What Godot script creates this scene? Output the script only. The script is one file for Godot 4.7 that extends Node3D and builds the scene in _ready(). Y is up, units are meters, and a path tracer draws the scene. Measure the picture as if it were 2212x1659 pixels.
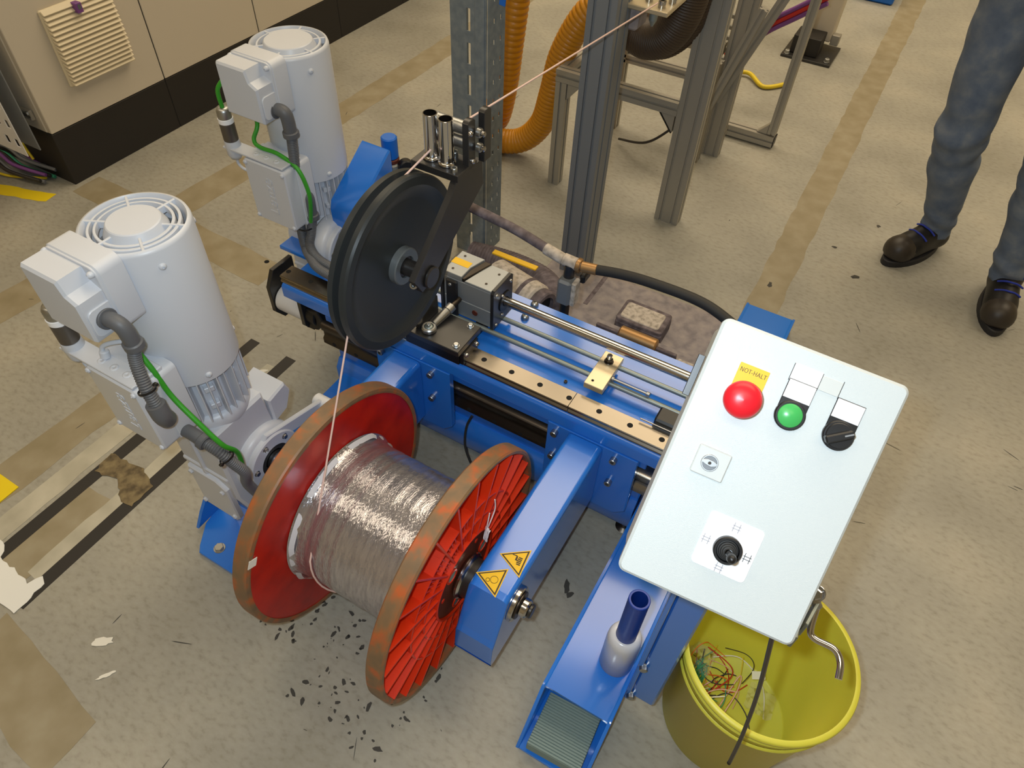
extends Node3D
# A wire winding machine on a factory floor. Units are metres, y is up, x runs along the machine's rail, z towards the viewer.

var M := {}            # materials by name
var bolt_cache := {}
var rng := RandomNumberGenerator.new()


# ---------------------------------------------------------------- mesh building
class MB:
	var v := PackedVector3Array()
	var n := PackedVector3Array()
	var uv := PackedVector2Array()
	var has_uv := false

	func t(a: Vector3, b: Vector3, c: Vector3, na: Vector3, nb: Vector3, nc: Vector3, ua := Vector2.ZERO, ub := Vector2.ZERO, uc := Vector2.ZERO) -> void:
		if (b - a).cross(c - a).dot(na + nb + nc) > 0.0:
			v.append_array(PackedVector3Array([a, c, b])); n.append_array(PackedVector3Array([na, nc, nb])); uv.append_array(PackedVector2Array([ua, uc, ub]))
		else:
			v.append_array(PackedVector3Array([a, b, c])); n.append_array(PackedVector3Array([na, nb, nc])); uv.append_array(PackedVector2Array([ua, ub, uc]))

	func q(a: Vector3, b: Vector3, c: Vector3, d: Vector3, nn: Vector3) -> void:
		t(a, b, c, nn, nn, nn, Vector2(0, 1), Vector2(1, 1), Vector2(1, 0))
		t(a, c, d, nn, nn, nn, Vector2(0, 1), Vector2(1, 0), Vector2(0, 0))

	func qs(a: Vector3, b: Vector3, c: Vector3, d: Vector3, na: Vector3, nb: Vector3, nc: Vector3, nd: Vector3) -> void:
		t(a, b, c, na, nb, nc)
		t(a, c, d, na, nc, nd)

	# chamfered box between two corners, optionally moved by xf
	func box(lo: Vector3, hi: Vector3, bev := 0.0015, xf := Transform3D.IDENTITY) -> MB:
		var c := (lo + hi) / 2.0
		var h := ((hi - lo) / 2.0).abs()
		var b := minf(bev, minf(h.x, minf(h.y, h.z)) * 0.9)
		for ax in 3:
			for s in [-1.0, 1.0]:
				var nn := Vector3.ZERO; nn[ax] = s
				var u := (ax + 1) % 3
				var w := (ax + 2) % 3
				var p := []
				for k in [[-1, -1], [1, -1], [1, 1], [-1, 1]]:
					var e := Vector3.ZERO
					e[ax] = s * h[ax]; e[u] = k[0] * (h[u] - b); e[w] = k[1] * (h[w] - b)
					p.append(xf * (c + e))
				q(p[0], p[1], p[2], p[3], (xf.basis * nn).normalized())
		if b > 0.0:
			for ax in 3:      # edges along ax
				var u := (ax + 1) % 3
				var w := (ax + 2) % 3
				for su in [-1.0, 1.0]:
					for sw in [-1.0, 1.0]:
						var e0 := Vector3.ZERO; e0[u] = su * h[u]; e0[w] = sw * (h[w] - b); e0[ax] = -(h[ax] - b)
						var e1 := Vector3.ZERO; e1[u] = su * (h[u] - b); e1[w] = sw * h[w]; e1[ax] = -(h[ax] - b)
						var e2 := e1; e2[ax] = h[ax] - b
						var e3 := e0; e3[ax] = h[ax] - b
						var nn := Vector3.ZERO; nn[u] = su; nn[w] = sw
						q(xf * (c + e0), xf * (c + e1), xf * (c + e2), xf * (c + e3), (xf.basis * nn).normalized())
			for sx in [-1.0, 1.0]:
				for sy in [-1.0, 1.0]:
					for sz in [-1.0, 1.0]:
						var s := Vector3(sx, sy, sz)
						var nn := (xf.basis * s).normalized()
						t(xf * (c + s * Vector3(h.x, h.y - b, h.z - b)), xf * (c + s * Vector3(h.x - b, h.y, h.z - b)), xf * (c + s * Vector3(h.x - b, h.y - b, h.z)), nn, nn, nn)
		return self

	static func frame(axis: Vector3) -> Basis:      # y along axis
		var y := axis.normalized()
		var x := y.cross(Vector3.UP if absf(y.y) < 0.9 else Vector3.RIGHT).normalized()
		return Basis(x, y, x.cross(y))

	# profile: points (radius, height along axis); outward is on the right going up
	func lathe(prof: Array, p0: Vector3, axis: Vector3, seg := 32, smooth := false, a0 := 0.0, a1 := TAU) -> MB:
		var f := MB.frame(axis)
		var ns := []
		for i in prof.size() - 1:
			var d: Vector2 = prof[i + 1] - prof[i]
			ns.append(Vector2(d.y, -d.x).normalized())
		for i in prof.size() - 1:
			var n0: Vector2 = ns[i]
			var n1: Vector2 = ns[i]
			if smooth:
				if i > 0 and ns[i - 1].dot(ns[i]) > 0.3: n0 = (ns[i - 1] + ns[i]).normalized()
				if i < ns.size() - 1 and ns[i + 1].dot(ns[i]) > 0.3: n1 = (ns[i + 1] + ns[i]).normalized()
			var pa: Vector2 = prof[i]
			var pb: Vector2 = prof[i + 1]
			for k in seg:
				var t0 := a0 + (a1 - a0) * k / seg
				var t1 := a0 + (a1 - a0) * (k + 1) / seg
				var d0 := f.x * cos(t0) + f.z * sin(t0)
				var d1 := f.x * cos(t1) + f.z * sin(t1)
				var A := p0 + d0 * pa.x + f.y * pa.y
				var B := p0 + d1 * pa.x + f.y * pa.y
				var C := p0 + d1 * pb.x + f.y * pb.y
				var D := p0 + d0 * pb.x + f.y * pb.y
				if pa.x > 1e-6: t(A, B, C, d0 * n0.x + f.y * n0.y, d1 * n0.x + f.y * n0.y, d1 * n1.x + f.y * n1.y)
				if pb.x > 1e-6: t(A, C, D, d0 * n0.x + f.y * n0.y, d1 * n1.x + f.y * n1.y, d0 * n1.x + f.y * n1.y)
		return self

	func cyl(p0: Vector3, p1: Vector3, r: float, seg := 24, bev := 0.001, r1 := -1.0) -> MB:
		var L := p0.distance_to(p1)
		if r1 < 0.0: r1 = r
		bev = minf(bev, minf(L, minf(r, r1)) * 0.4)
		return lathe([Vector2(0, 0), Vector2(r - bev, 0), Vector2(r, bev), Vector2(r1, L - bev), Vector2(r1 - bev, L), Vector2(0, L)], p0, p1 - p0, seg)

	func ring(p0: Vector3, p1: Vector3, ro: float, ri: float, seg := 32, bev := 0.001) -> MB:
		var L := p0.distance_to(p1)
		bev = minf(bev, minf(L, ro - ri) * 0.4)
		return lathe([Vector2(ri, 0), Vector2(ro - bev, 0), Vector2(ro, bev), Vector2(ro, L - bev), Vector2(ro - bev, L), Vector2(ri, L), Vector2(ri, 0)], p0, p1 - p0, seg)

	# polygon in xf's local xy, pushed out along its local z by d, with a chamfer round the far face
	func extr(poly: Array, xf: Transform3D, d: float, bev := 0.0) -> MB:
		var pts := PackedVector2Array(poly)
		if Geometry2D.is_polygon_clockwise(pts): pts.reverse()
		var m := pts.size()
		var inner := pts
		if bev > 0.0:
			inner = PackedVector2Array()
			for i in m:
				var e0 := (pts[i] - pts[(i + m - 1) % m]).normalized()
				var e1 := (pts[(i + 1) % m] - pts[i]).normalized()
				var o := (Vector2(-e0.y, e0.x) + Vector2(-e1.y, e1.x))
				inner.append(pts[i] + o / maxf(o.length_squared() / 2.0, 0.3) * bev)
		var zf := xf.basis.z.normalized()
		var tris := Geometry2D.triangulate_polygon(inner)
		for i in range(0, tris.size(), 3):
			t(xf * z3(inner[tris[i]], d), xf * z3(inner[tris[i + 1]], d), xf * z3(inner[tris[i + 2]], d), zf, zf, zf)
		tris = Geometry2D.triangulate_polygon(pts)
		for i in range(0, tris.size(), 3):
			t(xf * z3(pts[tris[i]], 0), xf * z3(pts[tris[i + 1]], 0), xf * z3(pts[tris[i + 2]], 0), -zf, -zf, -zf)
		for i in m:
			var a := pts[i]
			var b := pts[(i + 1) % m]
			var e := (b - a).normalized()
			var nn := (xf.basis * Vector3(e.y, -e.x, 0)).normalized()
			var na := nn
			var nb := nn
			var ep := (a - pts[(i + m - 1) % m]).normalized()
			var en := (pts[(i + 2) % m] - b).normalized()
			if ep.dot(e) > 0.75: na = (nn + (xf.basis * Vector3(ep.y, -ep.x, 0)).normalized()).normalized()
			if en.dot(e) > 0.75: nb = (nn + (xf.basis * Vector3(en.y, -en.x, 0)).normalized()).normalized()
			qs(xf * z3(a, 0), xf * z3(b, 0), xf * z3(b, d - bev), xf * z3(a, d - bev), na, nb, nb, na)
			if bev > 0.0:
				var ca := (na + zf).normalized()
				var cb := (nb + zf).normalized()
				qs(xf * z3(a, d - bev), xf * z3(b, d - bev), xf * z3(inner[(i + 1) % m], d), xf * z3(inner[i], d), ca, cb, cb, ca)
		return self

	static func z3(p: Vector2, z: float) -> Vector3:
		return Vector3(p.x, p.y, z)

	# tube through points; radius may differ along it (rad is a number or an array)
	func sweep(pts: Array, rad, seg := 10, caps := true) -> MB:
		var m := pts.size()
		var x := Vector3.ZERO
		var rings := []
		var nrm := []
		for i in m:
			var d: Vector3 = (pts[mini(i + 1, m - 1)] - pts[maxi(i - 1, 0)]).normalized()
			if i == 0: x = MB.frame(d).x
			else: x = (x - d * x.dot(d)).normalized()
			var y := d.cross(x)
			var r: float = rad[i] if rad is Array or rad is PackedFloat32Array else rad
			var ring_p := []
			var ring_n := []
			for k in seg:
				var a := TAU * k / seg
				var o := x * cos(a) + y * sin(a)
				ring_p.append(pts[i] + o * r); ring_n.append(o)
			rings.append(ring_p); nrm.append(ring_n)
		for i in m - 1:
			var dr := 0.0
			if not (rad is float):
				dr = (rad[i + 1] - rad[i]) / maxf(pts[i].distance_to(pts[i + 1]), 1e-5)
			var dd: Vector3 = (pts[i + 1] - pts[i]).normalized() * -dr
			for k in seg:
				var j := (k + 1) % seg
				qs(rings[i][k], rings[i][j], rings[i + 1][j], rings[i + 1][k], (nrm[i][k] + dd).normalized(), (nrm[i][j] + dd).normalized(), (nrm[i + 1][j] + dd).normalized(), (nrm[i + 1][k] + dd).normalized())
		if caps:
			for e in [0, m - 1]:
				var d: Vector3 = (pts[0] - pts[1]).normalized() if e == 0 else (pts[m - 1] - pts[m - 2]).normalized()
				for k in seg:
					t(pts[e], rings[e][k], rings[e][(k + 1) % seg], d, d, d)
		return self

	func done(off := Vector3.ZERO) -> ArrayMesh:
		var p := v
		if off != Vector3.ZERO:
			p = Transform3D(Basis.IDENTITY, -off) * v
		var a := []
		a.resize(Mesh.ARRAY_MAX)
		a[Mesh.ARRAY_VERTEX] = p
		a[Mesh.ARRAY_NORMAL] = n
		if has_uv: a[Mesh.ARRAY_TEX_UV] = uv
		var m := ArrayMesh.new()
		m.add_surface_from_arrays(Mesh.PRIMITIVE_TRIANGLES, a)
		return m


static func smooth_path(p: Array, per := 8) -> Array:
	var out := []
	for i in p.size() - 1:
		var a: Vector3 = p[maxi(i - 1, 0)]
		var b: Vector3 = p[i]
		var c: Vector3 = p[i + 1]
		var d: Vector3 = p[mini(i + 2, p.size() - 1)]
		for k in per:
			out.append(b.cubic_interpolate(c, a, d, float(k) / per))
	out.append(p[-1])
	return out


static func even_path(p: Array, step: float) -> Array:
	var out := [p[0]]
	var left := step
	for i in p.size() - 1:
		var a: Vector3 = p[i]
		var b: Vector3 = p[i + 1]
		var L := a.distance_to(b)
		var at := left
		while at <= L:
			out.append(a.lerp(b, at / L)); at += step
		left = at - L
	return out


static func round_rect(w: float, h: float, r: float, per := 5) -> Array:
	var out := []
	for k in 4:
		var c := Vector2([1, -1, -1, 1][k] * (w / 2 - r), [1, 1, -1, -1][k] * (h / 2 - r))
		for i in per + 1:
			var a := PI / 2 * (k + float(i) / per)
			out.append(c + Vector2(cos(a), sin(a)) * r)
	return out


# ---------------------------------------------------------------- naming and placing
func thing(called: String, label: String, category: String, at := Vector3.ZERO, group := "") -> Node3D:
	var o := Node3D.new()
	o.name = free_name(self, called)
	add_child(o, true)
	o.position = at
	tag(o, label, category, group)
	return o


func free_name(parent: Node, called: String) -> String:
	if parent.get_node_or_null(NodePath(called)) == null: return called
	var k := 1
	while parent.get_node_or_null(NodePath("%s_%03d" % [called, k])) != null: k += 1
	return "%s_%03d" % [called, k]


func tag(o: Node, label: String, category: String, group := "", kind := "") -> Node:
	if label: o.set_meta("label", label)
	if category: o.set_meta("category", category)
	if group: o.set_meta("group", group)
	if kind: o.set_meta("kind", kind)
	return o


# one mesh under parent; the builder's points are in the parent's own space, or in world space for an untilted thing (then its base is taken off)
func part(parent: Node3D, called: String, mb: MB, mat: String, local := false) -> MeshInstance3D:
	var o := MeshInstance3D.new()
	var off := Vector3.ZERO
	if not local:
		var p: Node = parent
		while p != self:
			off += p.position
			p = p.get_parent()
	o.mesh = mb.done(off)
	o.material_override = null
	o.mesh.surface_set_material(0, M[mat])
	o.name = free_name(parent, called)
	parent.add_child(o, true)
	return o


func single(called: String, label: String, category: String, mb: MB, mat: String, at: Vector3, group := "") -> MeshInstance3D:
	var o := MeshInstance3D.new()
	o.mesh = mb.done(at)
	o.mesh.surface_set_material(0, M[mat])
	o.position = at
	o.name = free_name(self, called)
	add_child(o, true)
	tag(o, label, category, group)
	return o


func struct(called: String, mb: MB, mat: String, parent: Node3D = self) -> MeshInstance3D:
	var o := part(parent, called, mb, mat)
	if parent == self: o.set_meta("kind", "structure")
	return o


# a shared bolt mesh (hex head or socket cap) put on a surface at p, pointing along axis
func bolt(parent: Node3D, p: Vector3, axis: Vector3, r: float, h: float, mat: String, kind := "socket", called := "bolt") -> MeshInstance3D:
	var key := "%s %.4f %.4f %s" % [kind, r, h, mat]
	if not bolt_cache.has(key):
		var mb := MB.new()
		if kind == "hex":
			mb.cyl(Vector3.ZERO, Vector3(0, h * 0.18, 0), r * 1.25, 20, h * 0.05)
			var poly := []
			for k in 6: poly.append(Vector2(cos(k * PI / 3), sin(k * PI / 3)) * r)
			mb.extr(poly, Transform3D(Basis(Vector3.RIGHT, Vector3.BACK, Vector3.UP), Vector3(0, h * 0.15, 0)), h * 0.85, h * 0.12)
		elif kind == "hole":
			mb.cyl(Vector3.ZERO, Vector3(0, h, 0), r, 16, 0.0)
		elif kind == "pan":
			mb.lathe([Vector2(r, 0), Vector2(r * 0.98, h * 0.4), Vector2(r * 0.75, h * 0.85), Vector2(r * 0.3, h), Vector2(r * 0.25, h * 0.6), Vector2(0, h * 0.6)], Vector3.ZERO, Vector3.UP, 16, true)
		else:
			mb.lathe([Vector2(r, 0), Vector2(r, h * 0.9), Vector2(r * 0.9, h), Vector2(r * 0.5, h), Vector2(r * 0.5, h * 0.45), Vector2(0, h * 0.45)], Vector3.ZERO, Vector3.UP, 16)
		var m := mb.done()
		m.surface_set_material(0, M[mat])
		bolt_cache[key] = m
	var o := MeshInstance3D.new()
	o.mesh = bolt_cache[key]
	var off := Vector3.ZERO
	var q: Node = parent
	while q != self:
		off += q.position
		q = q.get_parent()
	o.transform = Transform3D(MB.frame(axis), p - off)
	o.name = free_name(parent, called)
	parent.add_child(o, true)
	return o


# ---------------------------------------------------------------- materials
func noise_tex(freq: float, ramp: Array, size := 512, seed_ := 1, octaves := 4, kind := FastNoiseLite.TYPE_SIMPLEX_SMOOTH, normal := false) -> NoiseTexture2D:
	var nz := FastNoiseLite.new()
	nz.seed = seed_
	nz.noise_type = kind
	nz.frequency = freq
	nz.fractal_octaves = octaves
	var tx := NoiseTexture2D.new()
	tx.width = size; tx.height = size
	tx.seamless = true
	tx.noise = nz
	if normal:
		tx.as_normal_map = true
		tx.bump_strength = 4.0
	elif ramp:
		var g := Gradient.new()
		g.offsets = PackedFloat32Array(ramp.map(func(e): return e[0]))
		g.colors = PackedColorArray(ramp.map(func(e): return e[1]))
		tx.color_ramp = g
	return tx


func mat(called: String, c: Color, rough := 0.5, metal := 0.0, spec := 0.5) -> StandardMaterial3D:
	var m := StandardMaterial3D.new()
	m.resource_name = called
	m.albedo_color = c
	m.roughness = rough
	m.metallic = metal
	m.metallic_specular = spec
	M[called] = m
	return m


func tex(m: StandardMaterial3D, t: Texture2D, scale: float, world := true) -> StandardMaterial3D:
	m.albedo_texture = t
	m.albedo_color = Color.WHITE
	m.uv1_triplanar = true
	m.uv1_world_triplanar = world
	m.uv1_scale = Vector3.ONE * scale
	return m


func c8(r: int, g: int, b: int) -> Color:
	return Color8(r, g, b)


func grain(m: StandardMaterial3D, freq: float, scale: float, strength := 0.5, seed_ := 5) -> void:
	m.normal_enabled = true
	m.normal_texture = noise_tex(freq, [], 256, seed_, 3, FastNoiseLite.TYPE_SIMPLEX_SMOOTH, true)
	m.normal_scale = strength
	m.uv1_triplanar = true
	m.uv1_world_triplanar = true
	m.uv1_scale = Vector3.ONE * scale


func _ready() -> void:
	rng.seed = 7
	# ---- camera, exposure, light
	var cam := Camera3D.new()
	cam.name = "camera"
	cam.transform = Transform3D(Basis(Vector3(0.865277, 0.033504, -0.500173), Vector3(-0.394910, 0.660136, -0.638957), Vector3(0.308775, 0.750398, 0.584432)).orthonormalized(), Vector3(0, 1.55, 0))
	cam.fov = 56.74
	cam.near = 0.02
	cam.far = 60.0
	add_child(cam, true)
	cam.current = true
	var we := WorldEnvironment.new()
	we.name = "environment"
	var env := Environment.new()
	env.background_mode = Environment.BG_COLOR
	env.background_color = Color(0.02, 0.02, 0.02)
	env.tonemap_mode = Environment.TONE_MAPPER_LINEAR
	env.tonemap_exposure = 1.0
	env.sdfgi_enabled = true
	env.ssao_enabled = true
	env.ssil_enabled = true
	we.environment = env
	add_child(we, true)
	# the camera's flash, a few centimetres beside the lens: cool against the warm hall lamps
	var flash := OmniLight3D.new()
	flash.name = "camera_flash"
	flash.light_color = Color(0.88, 0.95, 1.0)
	flash.light_energy = 0.85
	flash.light_size = 0.015
	flash.omni_range = 30.0
	flash.omni_attenuation = 2.0
	flash.shadow_enabled = true
	flash.position = cam.transform * Vector3(-0.045, 0.03, -0.005)
	add_child(flash, true)
	make_materials()
	# lamp strips under the hall's roof (x centre, z centre, length, width, energy)
	for a in [[-1.0, -3.85, 9.0, 1.8, 23.0, "wide ceiling light panel over the machine, nearest to the bed"], [-1.0, -6.75, 9.0, 1.7, 22.0, "wide ceiling light panel over the far end of the hall"], [-1.0, 1.6, 8.5, 1.2, 9.0, "narrow ceiling light panel behind the viewer"]]:
		ceiling_lamp(a[0], a[1], a[2], a[3], a[4], a[5])
	hall()
	floor_marks()
	winder_frame()
	spool_arms()
	traverse()
	wire_spool()
	pulley()
	gear_motor(Vector3(-0.939, 0.0, -0.507), 0)
	gear_motor(Vector3(-1.163, 0.008, -1.108), 1)
	control_box()
	bucket()
	film_roll()
	cabinets()
	background()
	hoses()
	worker()
	wires()


func ceiling_lamp(x: float, z: float, l: float, w: float, e: float, label: String) -> void:
	var y := 6.3
	var o := thing("ceiling_light", label, "ceiling light", Vector3(x, y, z))
	part(o, "lamp_housing", MB.new().box(Vector3(x - l / 2 - 0.05, y, z - w / 2 - 0.05), Vector3(x + l / 2 + 0.05, y + 0.08, z + w / 2 + 0.05), 0.005), "grey_steel")
	part(o, "lamp_panel", MB.new().box(Vector3(x - l / 2, y - 0.012, z - w / 2), Vector3(x + l / 2, y - 0.001, z + w / 2), 0.002), "lamp_glow")
	var a := AreaLight3D.new()
	a.name = "lamp_light"
	a.area_size = Vector2(l, w)
	a.light_color = Color(1.0, 0.92, 0.79)
	a.light_energy = e
	a.shadow_enabled = true
	a.area_range = 30.0
	a.area_attenuation = 2.0
	a.rotation_degrees = Vector3(-90, 0, 0)
	a.position = Vector3(0, -0.02, 0)
	o.add_child(a, true)


func make_materials() -> void:
	# paints and plastics
	mat("blue_paint", c8(38, 116, 214), 0.2, 0.0, 0.5)
	M.blue_paint.clearcoat_enabled = true
	M.blue_paint.clearcoat = 0.7
	M.blue_paint.clearcoat_roughness = 0.12
	mat("dark_blue", c8(24, 60, 150), 0.4)
	mat("cap_blue", c8(20, 105, 205), 0.35)
	mat("white_paint", c8(200, 204, 212), 0.38)
	mat("panel_paint", c8(204, 210, 210), 0.42)
	grain(M.panel_paint, 0.35, 14.0, 0.22)
	mat("panel_grey", c8(205, 208, 205), 0.5)
	mat("cabinet_paint", c8(206, 196, 178), 0.5)
	mat("vent_plastic", c8(222, 208, 176), 0.45)
	mat("plinth_black", c8(34, 31, 29), 0.6)
	mat("grey_conduit", c8(92, 94, 98), 0.5)
	mat("green_cable", c8(52, 150, 36), 0.45)
	mat("black_plastic", c8(20, 20, 22), 0.4)
	mat("black_steel", c8(34, 33, 33), 0.35, 0.0, 0.6)
	mat("black_rubber", c8(38, 38, 38), 0.65)
	mat("wheel_black", c8(44, 48, 50), 0.4, 0.0, 0.4)
	mat("wheel_hub", c8(105, 112, 116), 0.4, 0.3)
	mat("estop_red", c8(228, 30, 44), 0.35)
	mat("button_green", c8(70, 178, 92), 0.3)
	mat("label_white", c8(244, 244, 246), 0.45)
	mat("label_yellow", c8(238, 190, 28), 0.5)
	mat("label_ink", c8(60, 50, 40), 0.6)
	mat("ink_grey", c8(150, 150, 160), 0.6)
	mat("bucket_yellow", c8(208, 204, 72), 0.42)
	M.bucket_yellow.subsurf_scatter_enabled = true
	M.bucket_yellow.subsurf_scatter_strength = 0.08
	mat("paint_yellow", c8(226, 200, 10), 0.6)
	mat("hose_orange", c8(196, 132, 14), 0.4)
	mat("hose_brown", c8(66, 52, 38), 0.5)
	mat("wood_orange", c8(196, 120, 60), 0.6)
	# metals
	mat("steel_bright", c8(190, 190, 192), 0.18, 1.0)
	mat("chrome", c8(205, 205, 208), 0.1, 1.0)
	mat("zinc", c8(176, 178, 178), 0.38, 1.0)
	mat("rod_zinc", c8(150, 160, 158), 0.5, 0.75)
	mat("rail_steel", c8(150, 142, 130), 0.26, 1.0)
	mat("rail_grey", c8(108, 104, 100), 0.42, 0.8)
	mat("dark_steel", c8(78, 72, 66), 0.34, 0.9)
	mat("grey_steel", c8(140, 142, 144), 0.5, 0.4)
	mat("drive_alu", c8(168, 172, 174), 0.45, 0.6)
	mat("brass_plate", c8(210, 196, 166), 0.35, 0.7)
	mat("alu", c8(168, 164, 154), 0.45, 0.45)
	mat("alu_dark", c8(126, 130, 134), 0.55, 0.25)
	mat("groove_dark", c8(88, 84, 78), 0.6, 0.2)
	mat("galvanised", c8(126, 134, 140), 0.55, 0.25)
	tex(M.galvanised, noise_tex(0.02, [[0.0, c8(116, 126, 134)], [0.5, c8(128, 138, 144)], [1.0, c8(142, 150, 152)]], 512, 21), 3.0)
	mat("hole_dark", c8(16, 16, 17), 0.9)
	mat("brown_steel", c8(108, 56, 42), 0.4, 0.3)
	mat("bronze", c8(176, 138, 92), 0.4, 0.7)
	mat("white_hdpe", c8(216, 216, 216), 0.4)
	mat("film_white", c8(206, 208, 214), 0.22)
	mat("wire_pink", c8(226, 196, 186), 0.4)
	mat("string_white", c8(236, 226, 232), 0.6)
	mat("pad_green", c8(122, 142, 140), 0.6)
	mat("pad_worn", c8(170, 160, 150), 0.7)
	mat("regulator_grey", c8(150, 148, 140), 0.45, 0.3)
	mat("paper", c8(226, 224, 214), 0.8)
	mat("lamp_glow", c8(255, 240, 214), 0.6)
	M.lamp_glow.emission_enabled = true
	M.lamp_glow.emission = Color(1.0, 0.92, 0.79)
	M.lamp_glow.emission_energy_multiplier = 1.0
	# spool: worn red plastic, brown dirt on its rims
	mat("spool_red", c8(176, 24, 8), 0.3)
	tex(M.spool_red, noise_tex(0.012, [[0.0, c8(150, 16, 6)], [0.55, c8(178, 24, 8)], [1.0, c8(190, 34, 12)]], 512, 31), 2.0)
	mat("spool_rib", c8(214, 50, 14), 0.38)
	mat("spool_rim", c8(200, 70, 24), 0.5)
	tex(M.spool_rim, noise_tex(0.018, [[0.0, c8(104, 88, 66)], [0.5, c8(128, 98, 68)], [0.72, c8(170, 92, 46)], [1.0, c8(206, 78, 30)]], 512, 33), 2.2)
	# film over wound wire: shiny with fine creases along the winding
	mat("wound_film", c8(150, 148, 156), 0.2, 0.82)
	tex(M.wound_film, noise_tex(0.015, [[0.0, c8(158, 156, 164)], [0.5, c8(186, 184, 192)], [1.0, c8(212, 210, 214)]], 512, 35), 3.0)
	M.wound_film.heightmap_enabled = false
	M.wound_film.normal_enabled = true
	M.wound_film.normal_texture = noise_tex(0.05, [], 512, 36, 3, FastNoiseLite.TYPE_SIMPLEX_SMOOTH, true)
	M.wound_film.normal_scale = 0.55
	M.wound_film.uv1_scale = Vector3(14.0, 3.0, 3.0)
	mat("clear_film", Color(0.96, 0.96, 1.0, 0.12), 0.08)
	M.clear_film.transparency = BaseMaterial3D.TRANSPARENCY_ALPHA
	# floor: stained screed, greyish and brownish patches with fine scuffs
	var fl := mat("floor_screed", Color.WHITE, 0.5, 0.0, 0.45)
	tex(fl, noise_tex(0.006, [[0.0, c8(146, 144, 134)], [0.35, c8(157, 155, 146)], [0.6, c8(163, 161, 151)], [1.0, c8(175, 171, 159)]], 1024, 41, 5), 0.32)
	fl.detail_enabled = true
	fl.detail_blend_mode = BaseMaterial3D.BLEND_MODE_MUL
	fl.detail_albedo = noise_tex(0.03, [[0.0, c8(218, 216, 210)], [0.4, c8(244, 243, 240)], [1.0, c8(255, 255, 255)]], 1024, 42, 5)
	fl.detail_uv_layer = BaseMaterial3D.DETAIL_UV_2
	fl.uv2_triplanar = true
	fl.uv2_world_triplanar = true
	fl.uv2_scale = Vector3(1.1, 1.1, 2.0)
	mat("floor_band", Color.WHITE, 0.55)
	tex(M.floor_band, noise_tex(0.02, [[0.0, c8(134, 124, 98)], [0.5, c8(144, 134, 110)], [1.0, c8(154, 146, 124)]], 512, 43), 0.9)
	mat("floor_pale", Color.WHITE, 0.55)
	tex(M.floor_pale, noise_tex(0.02, [[0.0, c8(160, 156, 140)], [1.0, c8(188, 184, 168)]], 512, 44), 0.9)
	mat("floor_stain", c8(60, 58, 54), 0.7)
	mat("tape_black", c8(38, 36, 35), 0.6)
	mat("paint_white", c8(226, 228, 226), 0.7)
	mat("tape_brown", Color.WHITE, 0.7)
	tex(M.tape_brown, noise_tex(0.03, [[0.0, c8(66, 56, 38)], [0.5, c8(112, 98, 70)], [1.0, c8(136, 122, 88)]], 256, 45), 4.0)
	mat("dust_grey", Color.WHITE, 0.9)
	tex(M.dust_grey, noise_tex(0.02, [[0.0, c8(118, 112, 116)], [0.5, c8(146, 138, 138)], [1.0, c8(166, 156, 150)]], 512, 46), 2.0)
	mat("dust_white", Color.WHITE, 0.9)
	tex(M.dust_white, noise_tex(0.05, [[0.0, c8(140, 132, 122)], [0.5, c8(192, 182, 170)], [1.0, c8(216, 206, 196)]], 256, 47), 4.0)
	mat("dust_hose", Color.WHITE, 0.85)
	tex(M.dust_hose, noise_tex(0.03, [[0.0, c8(70, 62, 64)], [0.5, c8(104, 94, 98)], [1.0, c8(140, 130, 134)]], 256, 48), 4.0)
	mat("wall_paint", c8(206, 196, 172), 0.8)
	mat("ceiling_paint", c8(214, 208, 190), 0.85)
	# clothes
	mat("denim", Color.WHITE, 0.85)
	tex(M.denim, noise_tex(0.02, [[0.0, c8(96, 112, 138)], [0.45, c8(118, 132, 152)], [0.7, c8(136, 146, 158)], [1.0, c8(160, 164, 168)]], 512, 51, 5), 1.6)
	M.denim.detail_enabled = true
	M.denim.detail_blend_mode = BaseMaterial3D.BLEND_MODE_MUL
	M.denim.detail_albedo = noise_tex(0.25, [[0.0, c8(190, 194, 204)], [1.0, c8(255, 255, 255)]], 512, 52, 2)
	M.denim.detail_uv_layer = BaseMaterial3D.DETAIL_UV_2
	M.denim.uv2_triplanar = true
	M.denim.uv2_world_triplanar = true
	M.denim.uv2_scale = Vector3(6, 6, 6)
	mat("shoe_black", c8(24, 23, 24), 0.5)
	mat("shoe_toe", c8(52, 46, 40), 0.45)
	mat("shoe_sole", c8(34, 34, 38), 0.6)
	mat("lace_blue", c8(40, 60, 170), 0.7)
	mat("shirt_dark", c8(50, 54, 62), 0.85)
	for a in [["red", c8(190, 40, 34)], ["orange", c8(224, 110, 30)], ["green", c8(60, 150, 116)], ["black", c8(42, 40, 40)], ["white", c8(230, 226, 220)], ["pink", c8(230, 178, 170)], ["yellow", c8(222, 196, 40)], ["violet", c8(120, 70, 140)], ["blue", c8(40, 70, 170)], ["grey", c8(120, 122, 126)]]:
		mat("cable_" + a[0], a[1], 0.45)


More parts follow.
